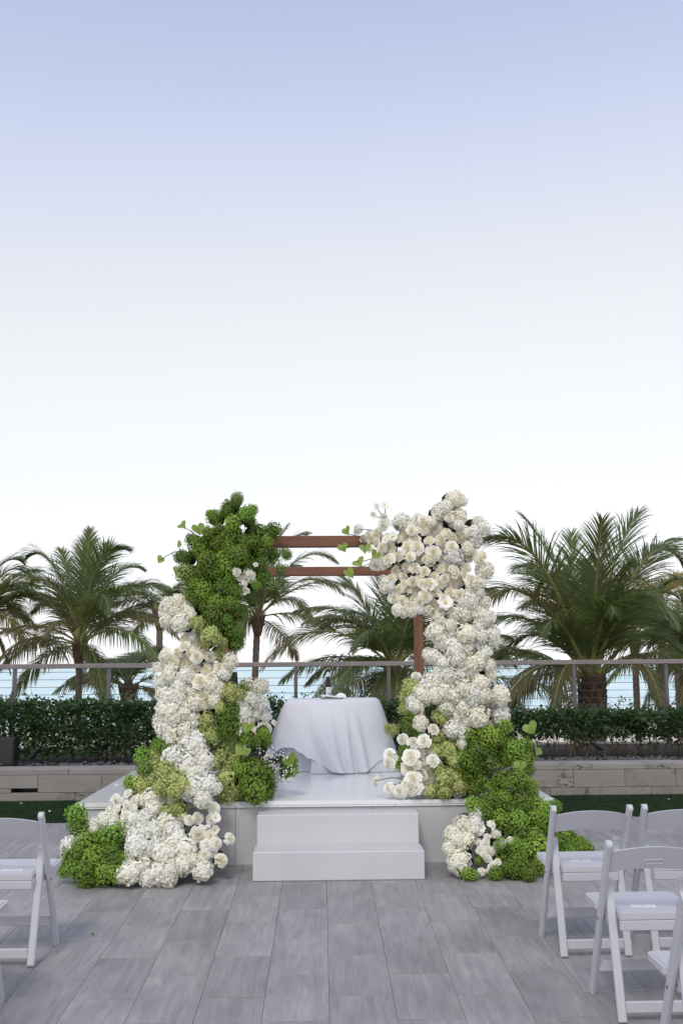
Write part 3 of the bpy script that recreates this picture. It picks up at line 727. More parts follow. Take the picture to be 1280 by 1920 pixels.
# table and cloths
TY = 9.98; tcx = (at(541, 1312, TY).x + at(706, 1312, TY).x) / 2; hx = (at(706, 1312, TY).x - at(541, 1312, TY).x) / 2; hy = .24
TZ = at(620, 1308.5, TY + hy).z
tb = empty('table', (tcx, TY, DZ), label='small square table under white cloths at the back of the stage', cat='table')
mb = MB(); mb.box((0, 0, TZ - DZ - .02), (2 * hx - .10, 2 * hy - .09, .028), .003); mb.build('tabletop', M['resin'], tb)
for a in (-1, 1):
    for c in (-1, 1):
        mb = MB(); mb.tube([(a * (hx - .10), c * (hy - .09), .002), (a * (hx - .10), c * (hy - .09), TZ - DZ - .036)], .014, 8); mb.build('leg', M['metal'], tb)
def sq(a, hx_, hy_, k=.12):
    c, s_ = math.cos(a), math.sin(a); n = 7.0
    r = (abs(c / hx_) ** n + abs(s_ / hy_) ** n) ** (-1 / n)
    return c * r, s_ * r
def cloth(name, hemf, flaref, foldf, ztop, label, NA=220, NS=34, ins=1.0):
    mb = MB(); vs = []
    NT = 6
    for i in range(NT + 1):
        for k in range(NA):
            a = 2 * math.pi * k / NA; x, y = sq(a, hx * ins, hy * ins); f = i / NT
            vs.append((x * f, y * f, ztop - DZ + .0015 * noise.noise(Vector((x * f * 9, y * f * 9, 1)))))
    for j in range(1, NS + 1):
        s_ = j / NS
        for k in range(NA):
            a = 2 * math.pi * k / NA; x, y = sq(a, hx * ins, hy * ins)
            hz = hemf(a); top = ztop - DZ; z = top + (hz - top) * s_
            zz = (top - z)                                       # drop so far
            L = math.hypot(x, y); ux, uy = x / L, y / L
            rnd_ = .012 * (1 - math.exp(-zz / .012))
            fl = flaref(a) * (zz / (top)) ** .8 + rnd_ + foldf(a, zz / top)
            vs.append((x + ux * fl, y + uy * fl, z))
    rows = NT + NS + 1
    fs = [(r * NA + k, r * NA + (k + 1) % NA, (r + 1) * NA + (k + 1) % NA, (r + 1) * NA + k) for r in range(rows - 1) for k in range(NA)]
    mb.add(vs, fs)
    return mb.build(name, M['cloth'], None, True, loc=(tcx, TY, DZ), label=label, cat='tablecloth')
def gs(a, c, wd):
    d = (a - c + math.pi) % (2 * math.pi) - math.pi
    return math.exp(-(d / wd) ** 2)
def tab(pts):
    xs = [p[0] for p in pts]; ys = [p[1] for p in pts]
    def f(a):
        d = math.degrees(a); d = (d + 180) % 360 - 180
        xx = [xs[-1] - 360] + xs + [xs[0] + 360]; yy = [ys[-1]] + ys + [ys[0]]
        for i in range(len(xx) - 1):
            if xx[i] <= d <= xx[i + 1]:
                u = (d - xx[i]) / (xx[i + 1] - xx[i]); u = u * u * (3 - 2 * u); return yy[i] + (yy[i + 1] - yy[i]) * u
        return ys[0]
    return f
ufl = tab([(-178, .05), (-150, .06), (-123, .05), (-116, .22), (-90, .23), (-64, .22), (-57, .13), (-40, .18), (-15, .23), (0, .20), (30, .08), (120, .05)])
cloth('tablecloth', lambda a: .004, ufl, lambda a, f: f * (.010 * math.sin(a * 9) + .008 * math.sin(a * 17 + 1) + .02 * gs(a, R(-48), .06) + .018 * gs(a, R(-30), .07)), TZ - .003,
      'inner white tablecloth hanging straight to the deck, seen under the swept hem', ins=.98, NA=300)
hem = tab([(-178, .11), (-163, .095), (-156, .10), (-150, .17), (-144, .235), (-136, .235), (-128, .19), (-117, .14), (-103, .075), (-88, .022), (-74, .008), (-60, .010), (-50, .03), (-38, .11), (-22, .25), (0, .28), (40, .2), (90, .1), (140, .1)])
flare = tab([(-178, .16), (-163, .27), (-154, .29), (-144, .25), (-130, .25), (-116, .28), (-90, .275), (-62, .25), (-45, .20), (-20, .21), (0, .18), (60, .1), (130, .1)])
def folds(a, f):
    f2 = f ** 1.3
    # long creases fanning from the left top corner and from the right front corner
    return f2 * (.030 * gs(a, R(-72), .06) - .042 * gs(a, R(-64), .05) + .022 * gs(a, R(-56), .05) - .02 * gs(a, R(-48), .06) + .055 * gs(a, R(-126 + 44 * f), .10)
                 - .060 * gs(a, R(-142 + 42 * f), .12) + .03 * gs(a, R(-100 + 18 * f), .07) - .03 * gs(a, R(-92 + 16 * f), .06) + .008 * math.sin(a * 8 + 3 * f) + .003 * math.sin(a * 19 + 1))
cloth('table_overlay', hem, flare, folds, TZ + .001, 'outer white cloth sweeping off the table with a lifted left hem', NA=300, NS=44)

# bottle, booklet, napkin
tp = TZ + .004
def ontable(px, yy): 
    p = at(px, 1300, yy); return Vector((p.x, yy, tp))
bp = ontable(614.8, TY + .06)
bt = empty('wine_bottle', bp, label='dark wine bottle with white label and cork standing on the table', cat='bottle')
kk = TY / F * .985
mb = MB(); r_ = 6.5 * kk
mb.lathe([(r_ * .9, 0), (r_, .004), (r_, .128), (r_ * .93, .145), (r_ * .6, .19), (r_ * .40, .215), (r_ * .38, .268), (r_ * .45, .27), (r_ * .45, .278), (r_ * .3, .279)], n=20)
mb.build('glass_body', M['glass'], bt, True)
mb = MB(); mb.lathe([(r_ * .46, .205), (r_ * .42, .216), (r_ * .41, .255), (r_ * .41, .256)], n=16); mb.build('neck_wrap', M['label'], bt, True)
mb = MB(); mb.lathe([(r_ * .28, .279), (r_ * .30, .30), (r_ * .29, .301)], n=12); mb.build('cork', M['cork'], bt, True)
def arc(name, a0, a1, z0, z1, rr, m, par=bt):
    mb = MB(); mb.grid(lambda u, v: (rr * math.cos(a0 + (a1 - a0) * u), rr * math.sin(a0 + (a1 - a0) * u), z0 + (z1 - z0) * v), 10, 1)
    return mb.build(name, m, par, True)
lb = arc('label', R(-125), R(-25), .022, .108, r_ + .0007, M['label'])
mb = MB()
for q in range(16):   # round emblem and printed marks curved on the label
    a0 = 2 * math.pi * q / 16; a1 = 2 * math.pi * (q + 1) / 16; ra, rb = .0085, .0062; cz = .090; ca = R(-72); rr = r_ + .0012
    P = lambda a, r: (rr * math.cos(ca + math.cos(a) * r / rr), rr * math.sin(ca + math.cos(a) * r / rr), cz + math.sin(a) * r)
    mb.add([P(a0, ra), P(a1, ra), P(a1, rb), P(a0, rb)], [(0, 1, 2, 3)])
    if q in (3, 11): mb.add([P(a0, .003), P(a1, .003), P(a1 + 2.6, .003), P(a0 + 2.6, .003)], [(0, 1, 2, 3)])
def strip(a0, a1, z0, z1):
    rr = r_ + .0012; mb.add([(rr * math.cos(a), rr * math.sin(a), z) for a, z in ((R(a0), z0), (R(a1), z0), (R(a1), z1), (R(a0), z1))], [(0, 1, 2, 3)])
strip(-88, -50, .0755, .0775); strip(-100, -40, .0655, .068); strip(-100, -90, .044, .050); strip(-99, -92, .052, .058)
for q in range(5): strip(-80 + q * 8, -75 + q * 8, .028 + (q % 2) * .004, .060 - (q % 3) * .006)
mb.build('printed_marks', M['ink'], lb)
bk = empty('booklet', ontable(622, TY - .12), (0, 0, R(-12)), label='thin open booklet lying beside the wine bottle', cat='booklet')
mb = MB(); mb.box((0, 0, .006), (.20, .13, .010), .001); mb.build('lower_cover', M['grey'], bk)
mb = MB(); mb.box((0, 0, 0), (.205, .135, .006), .001, Matrix.Rotation(R(5), 3, 'Y')); mb.build('upper_cover', M['paper'], bk, loc=(0, 0, .023))
nv = ontable(638, TY)
mb = MB(); mb.grid(lambda u, v: (.062 * math.cos(2 * math.pi * u) * math.cos(v * 1.57), .045 * math.sin(2 * math.pi * u) * math.cos(v * 1.57),
                             .045 * math.sin(v * 1.57) * (1 + .18 * math.sin(6.28 * u * 3 + 3 * v))), 30, 8)
mb.build('folded_napkin', M['paper'], None, True, loc=nv, label='small crumpled white napkin on the table right of the bottle', cat='napkin')

# ------------------------------------------------------------------ chairs
def card_mesh():
    mb = MB(); mb.box((0, 0, .0008), (.112, .032, .0016)); return mb
def chair(label, x, y, rz, card=None, lean=0):
    t = empty('folding_chair', (x, y, fz(y)), (math.atan(SLOPE), 0, rz), label=label, cat='chair', group='white folding chairs in rows facing the stage')
    lm = M['resin']
    for s_ in (-1, 1):
        xx = s_ * .2065
        mb = MB(); a = Vector((xx, .185, .004)); c = Vector((xx, -.185, .768)); d = (c - a).normalized()
        mb.bar(a, c, .026, .042, .006, (1, 0, 0)) if False else mb.box((a + c) / 2, (.026, .044, (c - a).length), .007, Matrix.Rotation(math.atan2(.37, .764), 3, 'X'))
        rot = Matrix.Rotation(math.atan2(.37, .764), 3, 'X')
        n = 10; vs = []
        for q in (-1, 1):
            for k in range(n + 1):
                an = math.pi * k / n; vs.append(c + rot @ Vector((q * .013, .022 * math.cos(an), .020 * math.sin(an) - .004)))
        mb.add(vs, [tuple(range(n + 1))[::-1], tuple(range(n + 1, 2 * n + 2))] + [(k, k + 1, n + 2 + k, n + 1 + k) for k in range(n)])
        mb.build('back_post', lm, t)
        xr_ = s_ * .172
        a = Vector((xr_, -.185, .004)); c = Vector((xr_, -.035, .570)); rot = Matrix.Rotation(-math.atan2(.15, .566), 3, 'X')
        mb = MB(); mb.box((a + c) / 2, (.038, .024, (c - a).length), .005, rot)
        vs = []
        for q in (-1, 1):
            for k in range(n + 1):
                an = math.pi * k / n; vs.append(c + rot @ Vector((.019 * math.cos(an), q * .012, .022 * math.sin(an) - .003)))
        mb.add(vs, [tuple(range(n + 1)), tuple(range(n + 1, 2 * n + 2))[::-1]] + [(k, k + 1, n + 2 + k, n + 1 + k) for k in range(n)])
        mb.build('rear_leg', lm, t)
        mb = MB(); mb.tube([(s_ * .219, -.012, .40), (s_ * .2235, -.012, .40)], .006, 8); mb.build('pivot_bolt', M['metal'], t)
    # backrest: curved, arched top
    mb = MB(); nb = 18
    def bk(u, v, off):
        xx = -.194 + .388 * u; q = 1 - (2 * u - 1) ** 2
        z0 = .635 + .020 * q; z1 = .730 + .028 * q; z = z0 + (z1 - z0) * v
        y = .185 - .37 * (z / .764) - .020 * q + off
        return (xx, y, z)
    vs = [bk(i / nb, j, o_) for (j, o_) in ((0, -.009), (1, -.009), (1, .009), (0, .009)) for i in range(nb + 1)]
    n = nb + 1; fs = []
    for r in range(4):
        for i in range(nb): a = r * n + i; c = ((r + 1) % 4) * n + i; fs.append((a, a + 1, c + 1, c))
    fs += [(0, n, 2 * n, 3 * n), (nb, 3 * n + nb, 2 * n + nb, n + nb)]
    mb.add(vs, fs); br = mb.build('backrest', lm, t)
    # grip rim pressed into the backrest
    if card == 'C':
        pts = []
        for k in range(25):
            a = 2 * math.pi * k / 24; xx = (.034 if math.cos(a) > 0 else -.034) + .0105 * math.cos(a); z = .686 + .0105 * math.sin(a)
            pts.append((xx, .185 - .37 * (z / .764) - .020 - .0085, z))
        mb = MB(); mb.tube(pts, .0022, 6, False); mb.build('grip_recess', lm, br)
    # seat
    ol = []
    def rc(cx_, cy_, r, a0, a1):
        for k in range(5): a = R(a0 + (a1 - a0) * k / 4); ol.append((cx_ + r * math.cos(a), cy_ + r * math.sin(a)))
    rc(.185, .215, .035, 90, 0) if False else None
    ol += [(-.150, -.128), (.150, -.128)]; ol += [(.152, -.03), (.190, .015)] if False else [(.151, -.02), (.185, .03), (.213, .06)]
    rc(.180, .215, .034, 0, 90); rc(-.180, .215, .034, 90, 180); ol += [(-.213, .06), (-.185, .03), (-.151, -.02)]
    mb = MB(); mb.prism(ol, .424, .449); inner = [(a * .93, (c - .05) * .92 + .05) for a, c in ol]; mb.prism(inner, .4485, .453)
    seat = mb.build('seat', lm, t)
    mb = MB(); mb.box((0, -.122, .398), (.300, .016, .044), .003); mb.build('seat_apron', lm, t)
    for s_ in (-1, 1):
        mb = MB(); mb.box((s_ * .182, .05, .41), (.016, .24, .030), .003); mb.build('seat_rail', lm, t)
    mb = MB(); mb.box((0, .185 - .37 * .15 / .764, .150), (.386, .016, .048), .003); mb.build('front_stretcher', lm, t)
    mb = MB(); mb.box((0, -.185 + .15 * .062 / .566, .064), (.304, .016, .048), .003); mb.build('rear_stretcher', lm, t)
    return t
CH = [('white folding chair with printed card, first by the aisle beside the right flower pillar', 1.443, 5.717, R(.8), 'A', (-.02, .0)),
      ('white folding chair second from the aisle in the front right row', 1.945, 5.725, R(-1.0), None, None),
      ('white folding chair by the aisle in the second right row, card on its seat', 1.49, 4.835, 0, 'C', (-.01, -.02)),
      ('white folding chair next to the second row aisle chair, mostly out of frame', 1.96, 4.84, 0, None, None),
      ('white folding chair cut off at the lower right corner, third row', 1.505, 3.95, R(.5), None, None),
      ('white folding chair of the left front row with a card on its seat', -1.688, 5.69, R(-.5), 'L', (.015, -.03)),
      ('white folding chair cut off at the lower left edge, second row', -1.72, 4.83, 0, None, None)]
for lab, x, y, rz, cd, off in CH:
    t = chair(lab, x, y, rz, cd)
    if cd:
        p = t.matrix_basis @ Vector((off[0], off[1] - .005, .4533)) if False else (Matrix.Translation(t.location) @ t.rotation_euler.to_matrix().to_4x4()) @ Vector((off[0], off[1], .4535))
        c = empty('seat_card', p, (math.atan(SLOPE), 0, rz + R({'A': 3, 'C': -3, 'L': 2}[cd])), cat='card', group='printed cards lying on chair seats',
                  label={'A': 'narrow white card with two lines of print on the front right aisle chair', 'C': 'white printed card on the seat of the second right row aisle chair', 'L': 'white card on the seat of the left front row chair'}[cd])
        card_mesh().build('paper', M['paper'], c)
        mb = MB(); rd = random.Random(cd)
        x_ = -.050
        while x_ < .048:      # a row of small letter-height strokes, too small to read
            wv = rd.uniform(.0022, .0042); mb.box((x_ + wv / 2, -.005, .0019), (wv, rd.uniform(.005, .007), .0004)); x_ += wv + .0022 + (.004 if rd.random() < .15 else 0)
        x_ = -.016
        while x_ < .014: wv = rd.uniform(.0015, .0028); mb.box((x_, .006, .0019), (wv, .0032, .0004)); x_ += wv + .0014
        mb.build('print', M['ink'], c)

# ------------------------------------------------------------------ small things
sb = at(14, 1405, 11.15)
sp_ = empty('loudspeaker', (sb.x - .02, 11.15, PZ + .275), (0, 0, R(4)), label='black loudspeaker box standing on the pebbles at the left edge', cat='speaker')
sh = at(14, 1383, 11.15).z - sp_.location.z
mb = MB(); mb.box((0, .1, sh / 2), (.20, .22, sh), .012); mb.build('cabinet', M['black'], sp_)
mb = MB(); mb.box((0, -.014, sh / 2 + .01), (.17, .008, sh - .05), .003); mb.build('grille', M['blackmetal'], sp_)
mb = MB(); mb.box((-.035, -.0195, .042), (.022, .003, .016), .001); mb.build('badge', M['metal'], sp_)
def spot(px, py, Y, tilt, label):
    p = at(px, py, Y); base = Vector((p.x, Y, PZ + .27))
    t = empty('spotlight', base, label=label, cat='garden light', group='black garden spotlights in the planter')
    h = p.z - base.z
    mb = MB(); mb.tube([(0, 0, -.02), (0, 0, h)], .007, 8); mb.build('stake', M['blackmetal'], t)
    d = Vector((math.sin(tilt), 0, math.cos(tilt)))
    mb = MB(); c = Vector((0, -.02, h)); mb.tube([c - d * .075, c - d * .06, c + d * .06, c + d * .075], [.018, .026, .026, .030], 12); mb.build('lamp_head', M['blackmetal'], t, True)
spot(66, 1412, 11.25, R(38), 'black cylinder spotlight on a stake beside the loudspeaker')
spot(1118, 1398, 11.3, R(-55), 'black spotlight tilted low among the pebbles under the thin hedge')
def petal(px, py, sz, lab, m, name='fallen_petal', cat='petal'):
    p = onfloor(px, py); mb = MB()
    mb.grid(lambda u, v: ((u - .5) * sz * (1 - (2 * v - 1) ** 2 * .7), (v - .5) * sz * .8, .01 * (2 * u - 1) ** 2 + .004 * v), 4, 4)
    z = .018 if py < 1543 else .002
    mb.build(name, m, None, True, loc=p + Vector((0, 0, z)), rot=(math.atan(SLOPE), 0, px), label=lab, cat=cat)
petal(40, 1511, .035, 'white petal on the turf near the stone wall vent', M['hw'])
petal(94, 1526, .03, 'white petal on the turf left of the stage corner', M['hw'])
petal(1253, 1503, .03, 'white petal on the turf behind the right chairs', M['hw'])
petal(174, 1754, .02, 'tiny green leaf scrap on the paving by the left chair', M['hg'], 'leaf_scrap', 'leaf')
petal(2, 1693, .0, 'x', M['hw']) if False else None
# ------------------------------------------------------------------ flowers
def fib(n):
    i = np.arange(n) + .5; ph = np.arccos(1 - 2 * i / n); th = np.pi * (1 + 5 ** .5) * i
    return np.stack([np.cos(th) * np.sin(ph), np.sin(th) * np.sin(ph), np.cos(ph)], 1)
iv2, if2 = ico(2)
def head_mesh(name, seed, n, fs, lump, lfreq, jag, m, core=.74, cup=.25, npet=4, inner=None):
    """a round flower head: many small four-petalled florets over a lumpy ball"""
    rg = np.random.default_rng(seed); P = fib(n) + rg.normal(0, .09, (n, 3)); P /= np.linalg.norm(P, axis=1)[:, None]
    mb = MB(); sh = Vector((rg.uniform(.9, 1.08), rg.uniform(.9, 1.08), rg.uniform(.84, 1.0)))
    def rad(p): return 1 + lump * noise.noise(p * lfreq + Vector((seed * 3.1, 0, 0))) + lump * .5 * noise.noise(p * lfreq * 2.2 + Vector((0, seed * 1.7, 0)))
    if inner: mb.cm = 1
    mb.add([Vector((v.x * sh.x, v.y * sh.y, v.z * sh.z)) * core * rad(v) for v in iv2], if2); mb.cm = 0
    for p in P:
        p = Vector(p); r = rad(p) * (1 + rg.normal(0, jag)) * .93
        nrm = (p + Vector(rg.normal(0, .28, 3))).normalized(); x = nrm.orthogonal().normalized()
        x = Matrix.Rotation(rg.uniform(0, 6.28), 3, nrm) @ x; y = nrm.cross(x); c = Vector((p.x * sh.x, p.y * sh.y, p.z * sh.z)) * r
        s_ = fs * rg.uniform(.75, 1.2)
        for k in range(npet):
            a = k * 2 * math.pi / npet; d = x * math.cos(a) + y * math.sin(a); e = nrm.cross(d)
            up = nrm * s_
            mb.add([c, c + d * s_ * .6 + e * s_ * .50 + up * cup * rg.uniform(.5, 1.3), c + d * s_ * 1.05 + up * cup * rg.uniform(-.3, 1.2), c + d * s_ * .6 - e * s_ * .50 + up * cup * rg.uniform(.5, 1.3)], [(0, 1, 2, 3)])
    return mb.mesh(name, [m, inner] if inner else m)
def rose_mesh(name, seed, m, openness=1.0, n=30):
    rd = random.Random(seed); mb = MB()
    for i in range(n):
        t = i / (n - 1); ang = i * 2.39996 + rd.uniform(-.25, .25)
        Rr = .10 + .86 * openness * t ** .95; hw = (1.5 - .9 * t) if t < .5 else .92 - .2 * (t - .5) + rd.uniform(-.1, .1)
        H = .55 - .72 * t ** 1.6 + rd.uniform(-.04, .04); zb = H - .50 + .10 * t; curl = .20 * max(0, t - .3) * openness * rd.uniform(.5, 1.5)
        ph = rd.uniform(0, 6); r0 = .66 - .26 * t
        def pf(u, v):
            q = 2 * u - 1; a = ang + q * hw * (1 - .25 * v * v)
            r = Rr * (r0 + (1 - r0) * v ** .8) + curl * max(0, v - .55) * 1.6 + .025 * math.sin(5 * q + ph) * v * t
            r += .06 * t * q * q * v - .03 * q
            z = zb + (H - zb) * (v ** .9) * (1 - .30 * q * q * v) - curl * max(0, v - .7) * 2.2
            return (r * math.cos(a), r * math.sin(a), z)
        mb.grid(pf, 6, 4)
    v, f = iv2, if2
    mb.add([(p.x * .55, p.y * .55, p.z * .42 - .22) for p in v], f)
    return mb.mesh(name, m, True)
def bloom_mesh(name, seed, m, npet=7):
    """small open flower: a ring of broad petals round a yellow button"""
    rd = random.Random(seed); mb = MB()
    for lay in range(2):
        for k in range(npet):
            a0 = 2 * math.pi * (k + .5 * lay) / npet + rd.uniform(-.1, .1); cu = rd.uniform(.2, .5) + .25 * lay; ln = rd.uniform(.9, 1.05) * (1 - .15 * lay)
            mb.grid(lambda u, v: (lambda r, q: (r * math.cos(a0) - q * math.sin(a0), r * math.sin(a0) + q * math.cos(a0), cu * r * r * .7 + .08 * lay - .1 * abs(q)))(ln * v, (2 * u - 1) * .46 * math.sin(math.pi * min(.93, v * .8 + .12))), 3, 4)
    mb.cm = 1; mb.add([(p.x * .2, p.y * .2, p.z * .15 + .12) for p in pv], pf)
    for k in range(14):
        a = rd.uniform(0, 6.28); r = rd.uniform(.2, .36); c = Vector((r * math.cos(a), r * math.sin(a), .2 + rd.uniform(0, .1))); mb.add([c + Vector((.03, 0, 0)), c + Vector((-.02, .03, 0)), c + Vector((-.02, -.03, 0)), c + Vector((0, 0, .05))], [(0, 1, 3), (1, 2, 3), (2, 0, 3)])
    return mb.mesh(name, [m, M['yellow']], True)
HW = [head_mesh('white_hydrangea', k, 230, .175, .20, 2.6, .07, M['hw'], .70, .35) for k in range(7)]
HB = HW
HL = [head_mesh('lime_hydrangea', 20 + k, 260, .150, .38, 3.0, .08, M['hl'], .66, .35) for k in range(4)]
HG = [head_mesh('green_hydrangea', 30 + k, 400, .118, .36, 3.4, .11, M['hg'], .70, .5, 4, M['stem']) for k in range(6)]  # dark stem-green core colours the gaps between florets as deep shade
RO = [rose_mesh('rose', 40 + k, M['rose'], 1.0 if k % 2 else .82) for k in range(6)]
RB = [rose_mesh('rose_bud', 60 + k, M['rosew'], .78, 16) for k in range(3)]
BL = [bloom_mesh('small_bloom', 50 + k, M['rosew']) for k in range(3)]
def anth_mesh():
    mb = MB()
    def f(u, v):
        # heart outline: u across, v from the notch to the tip
        a = math.pi * (u - .5) * 2; t = 1 - v * .999
        hr = (1 - math.sin(a - math.pi / 2 + math.pi)) if False else None
        th = 2 * math.pi * u
        X = 16 * math.sin(th) ** 3 / 17; Y = (13 * math.cos(th) - 5 * math.cos(2 * th) - 2 * math.cos(3 * th) - math.cos(4 * th)) / 17
        x = X * v; y = .28 + (Y - .28) * v
        return (x, y, .16 * math.sqrt(x * x) - .22 * (y < 0) * y * y + .06 * math.sin(3 * th) * v)
    mb.grid(f, 28, 5)
    o = mb.mesh('anthurium', M['anthurium'], True)
    mb = MB(); mb.tube([(0, .30, .03), (0, .24, .22), (.01, .12, .42), (.01, .0, .55)], [.05, .065, .055, .03], 7); s_ = mb.mesh('spadix', M['spadix'], True)
    return o, s_
AN, SPX = anth_mesh()
mb = MB(); mb.grid(lambda u, v: ((2 * u - 1) * .45 * math.sin(math.pi * min(.97, v * .9 + .06)), v * 1.6 - .2, .18 * abs(2 * u - 1) - .25 * v * v), 4, 6); LF = mb.mesh('leaf', M['leaf'], True)

def parse(txt, ox, oy, s):
    out = []
    for tok in txt.split():
        t, rest = tok[0], tok[1:]; p = [float(a) for a in rest.split(',')]
        out.append((t, ox + p[0] / s, oy + p[1] / s, p[2] / s))
    return out
TOWARD = Vector((0, -1, .12))
DY = .31
def place(root, items, yfun, cfun, seed, fill=True, grow=1.05):
    rd = random.Random(seed); spots = []
    for t, px, py, r in items:
        cx_, Rr = cfun(px, py); u = max(-1, min(1, (px - cx_) / Rr))
        Y = DY + yfun(px, py) - .16 * math.sqrt(1 - u * u) + (rd.uniform(-.075, .06) if t in 'gkl' else rd.uniform(-.045, .045))
        if t in 'xyb': Y -= .04
        if t == 'a': Y -= .10
        wr = r * Y / F * grow
        if py > 1495:      # rest on the paving in front of the stage instead of sinking into it
            for _ in range(40):
                p = at(px, py, Y)
                if p.z < fz(Y) + .78 * wr and Y > 6.5: Y -= .02
                else: break
        elif Y > 7.36 + DY:
            for _ in range(30):
                if at(px, py, Y).z < DZ + .75 * wr and Y > 7.40 + DY: Y -= .02
                else: break
        p = at(px, py, Y); wr = r * Y / F * grow
        spots.append((t, p, wr, u))
        out = Vector((u * .9, -1, .15 + rd.uniform(-.3, .5))) + Vector((rd.gauss(0, .25), 0, rd.gauss(0, .25)))
        q = out.normalized().to_track_quat('Z', 'Y'); eul = (q @ Matrix.Rotation(rd.uniform(0, 6.28), 3, 'Z').to_quaternion()).to_euler()
        if t in 'gk': wr *= rd.uniform(.78, .97)
        if t in 'wcBl': wr *= rd.uniform(.86, 1.02)
        anyr = (rd.uniform(0, 6.28), rd.uniform(0, 6.28), rd.uniform(0, 6.28))
        loc = p - root.location
        if t == 'w': link('white_hydrangea', rd.choice(HW), root, loc, anyr, wr, mat=rd.choice([M['hw'], M['hw'], M['hb'], M['hc']]))
        elif t == 'c': link('white_hydrangea', rd.choice(HW), root, loc, anyr, wr, mat=M['hc'])
        elif t == 'B': link('white_hydrangea', rd.choice(HW), root, loc, anyr, wr, mat=M['hb'])
        elif t == 'l': link('lime_hydrangea', rd.choice(HL), root, loc, anyr, wr)
        elif t == 'g': link('green_hydrangea', rd.choice(HG), root, loc, anyr, wr)
        elif t == 'k': link('green_hydrangea', rd.choice(HG), root, loc, anyr, wr, mat=M['hk'])
        elif t == 'r': link('rose', rd.choice(RO), root, loc, eul, wr * 1.08)
        elif t == 'x': link('rose', rd.choice(RO), root, loc, eul, wr * 1.08, mat=M['rosew'])
        elif t == 'b': link('rose_bud', rd.choice(RB), root, loc, eul, wr * 1.15)
        elif t == 'y': link('small_bloom', rd.choice(BL), root, loc, eul, wr * 1.1)
        elif t == 'a':
            q = Vector((u * .6 + rd.uniform(-1.1, 1.1), -1, rd.uniform(-.3, .9))).normalized().to_track_quat('Z', 'Y')
            o = link('anthurium', AN, root, loc, (q @ Matrix.Rotation(rd.uniform(-1.1, 1.1), 3, 'Z').to_quaternion()).to_euler(), wr * .95)
            link('spadix', SPX, o)
        elif t == 'f': link('leaf', LF, root, loc, eul, wr)
    return spots
def fillin(root, spots, off, every, seed, mesh=None, mt=None, name='shade_filler', sc=.92):
    """dark foam lumps behind the blooms, colouring the gaps between them like shade"""
    rd = random.Random(seed); mb = MB()
    for i, (t, p, wr, u) in enumerate(spots):
        if t in 'abyfx' or abs(u) > .70: continue
        c = p - root.location + Vector((-u * .06, off, 0)); s_ = max(wr, .04) * sc
        zmin = (DZ if p.y > 7.37 + DY and SXL < p.x < SXR else fz(p.y)) - root.location.z
        c.z = max(c.z, zmin + s_ * .6)
        mb.add([c + v * s_ * (1 + .2 * noise.noise(v * 3 + c * 5)) for v in iv2], if2)
    mb.build(name, M['foam'], root, kind='stuff')
def stems(root, pairs, r=.0035, name='stem'):
    for a, c in pairs:
        a = Vector(a) - root.location; c = Vector(c) - root.location; m_ = (a + c) / 2 + Vector((0, 0, .02))
        mb = MB(); mb.tube([a, m_, c], r, 5); mb.build(name, M['stem'], root, True)

# ---- left flower pillar
LTOP = parse("""k503,102,38 g455,157,50 g560,190,55 g375,212,45 g475,245,45 k395,275,32 g475,310,62 g620,300,62 g705,290,48 g335,300,42 g400,360,62 g285,385,68 g545,350,42
k545,390,40 g635,410,58 g185,440,45 g700,425,45 g785,425,38 g330,460,60 g410,450,60 g500,430,60 g560,480,60 k200,530,56 k750,515,36 g640,475,38 g645,545,50 k680,590,38 g285,530,55
g370,510,55 g450,490,50 g250,590,45 g310,630,65 g410,620,65 g490,640,50 g255,690,50 g380,700,45 g370,775,68 g510,750,58 g455,850,62 g500,930,45 g440,790,40 g590,355,45 g670,350,40
g240,340,38 g585,235,30 g450,385,50 g460,560,55 g330,560,50 g610,600,32 g470,700,45 g320,720,40 g505,880,42 g395,835,35 g225,640,32 k500,130,28 g440,180,34 g590,170,34 g530,215,30 g350,195,32
x500,525,27 x520,560,24 w568,548,40 x545,590,20 x540,630,28 x608,480,14 y560,525,22
w165,690,45 w110,720,50 w215,650,22 w220,745,40 w110,800,50 w180,815,58 w240,770,35 w150,750,45 w85,760,32
l275,820,50 l350,880,52 l325,930,38 l400,990,46 l380,905,38 l300,860,40 l420,930,34
r205,900,38 r265,935,36 r90,990,42 r230,980,36 r180,1035,42 w120,1060,46 r300,990,40 r345,1010,38 r260,1080,35 r325,1080,38 r400,1070,36 r290,1150,42 r250,1130,35 r380,1180,40 r310,1240,50 r230,1040,35 r215,1090,38
r160,985,36 r270,1010,34 r130,1030,36 r355,1130,36 r340,1190,34 w250,900,34 r195,945,30 x75,1010,34
w460,1040,48 w60,1090,44 w70,1150,50 w170,1175,58 w390,1210,52 w240,1210,45 w110,1240,55 w160,1240,50 w120,1110,46 w200,1120,42 w430,1100,42 w350,1170,40 w260,1270,50 w370,1260,44
a190,258,32 a280,278,42 a172,370,28 a65,455,30 a158,512,28 f130,775,22 f100,690,18 f300,1050,16 f160,1090,18 f205,1230,18 f420,1160,18 f90,1180,16 f210,770,20 f470,880,18 f290,905,20 f380,540,20""", 280, 900, 3.048)
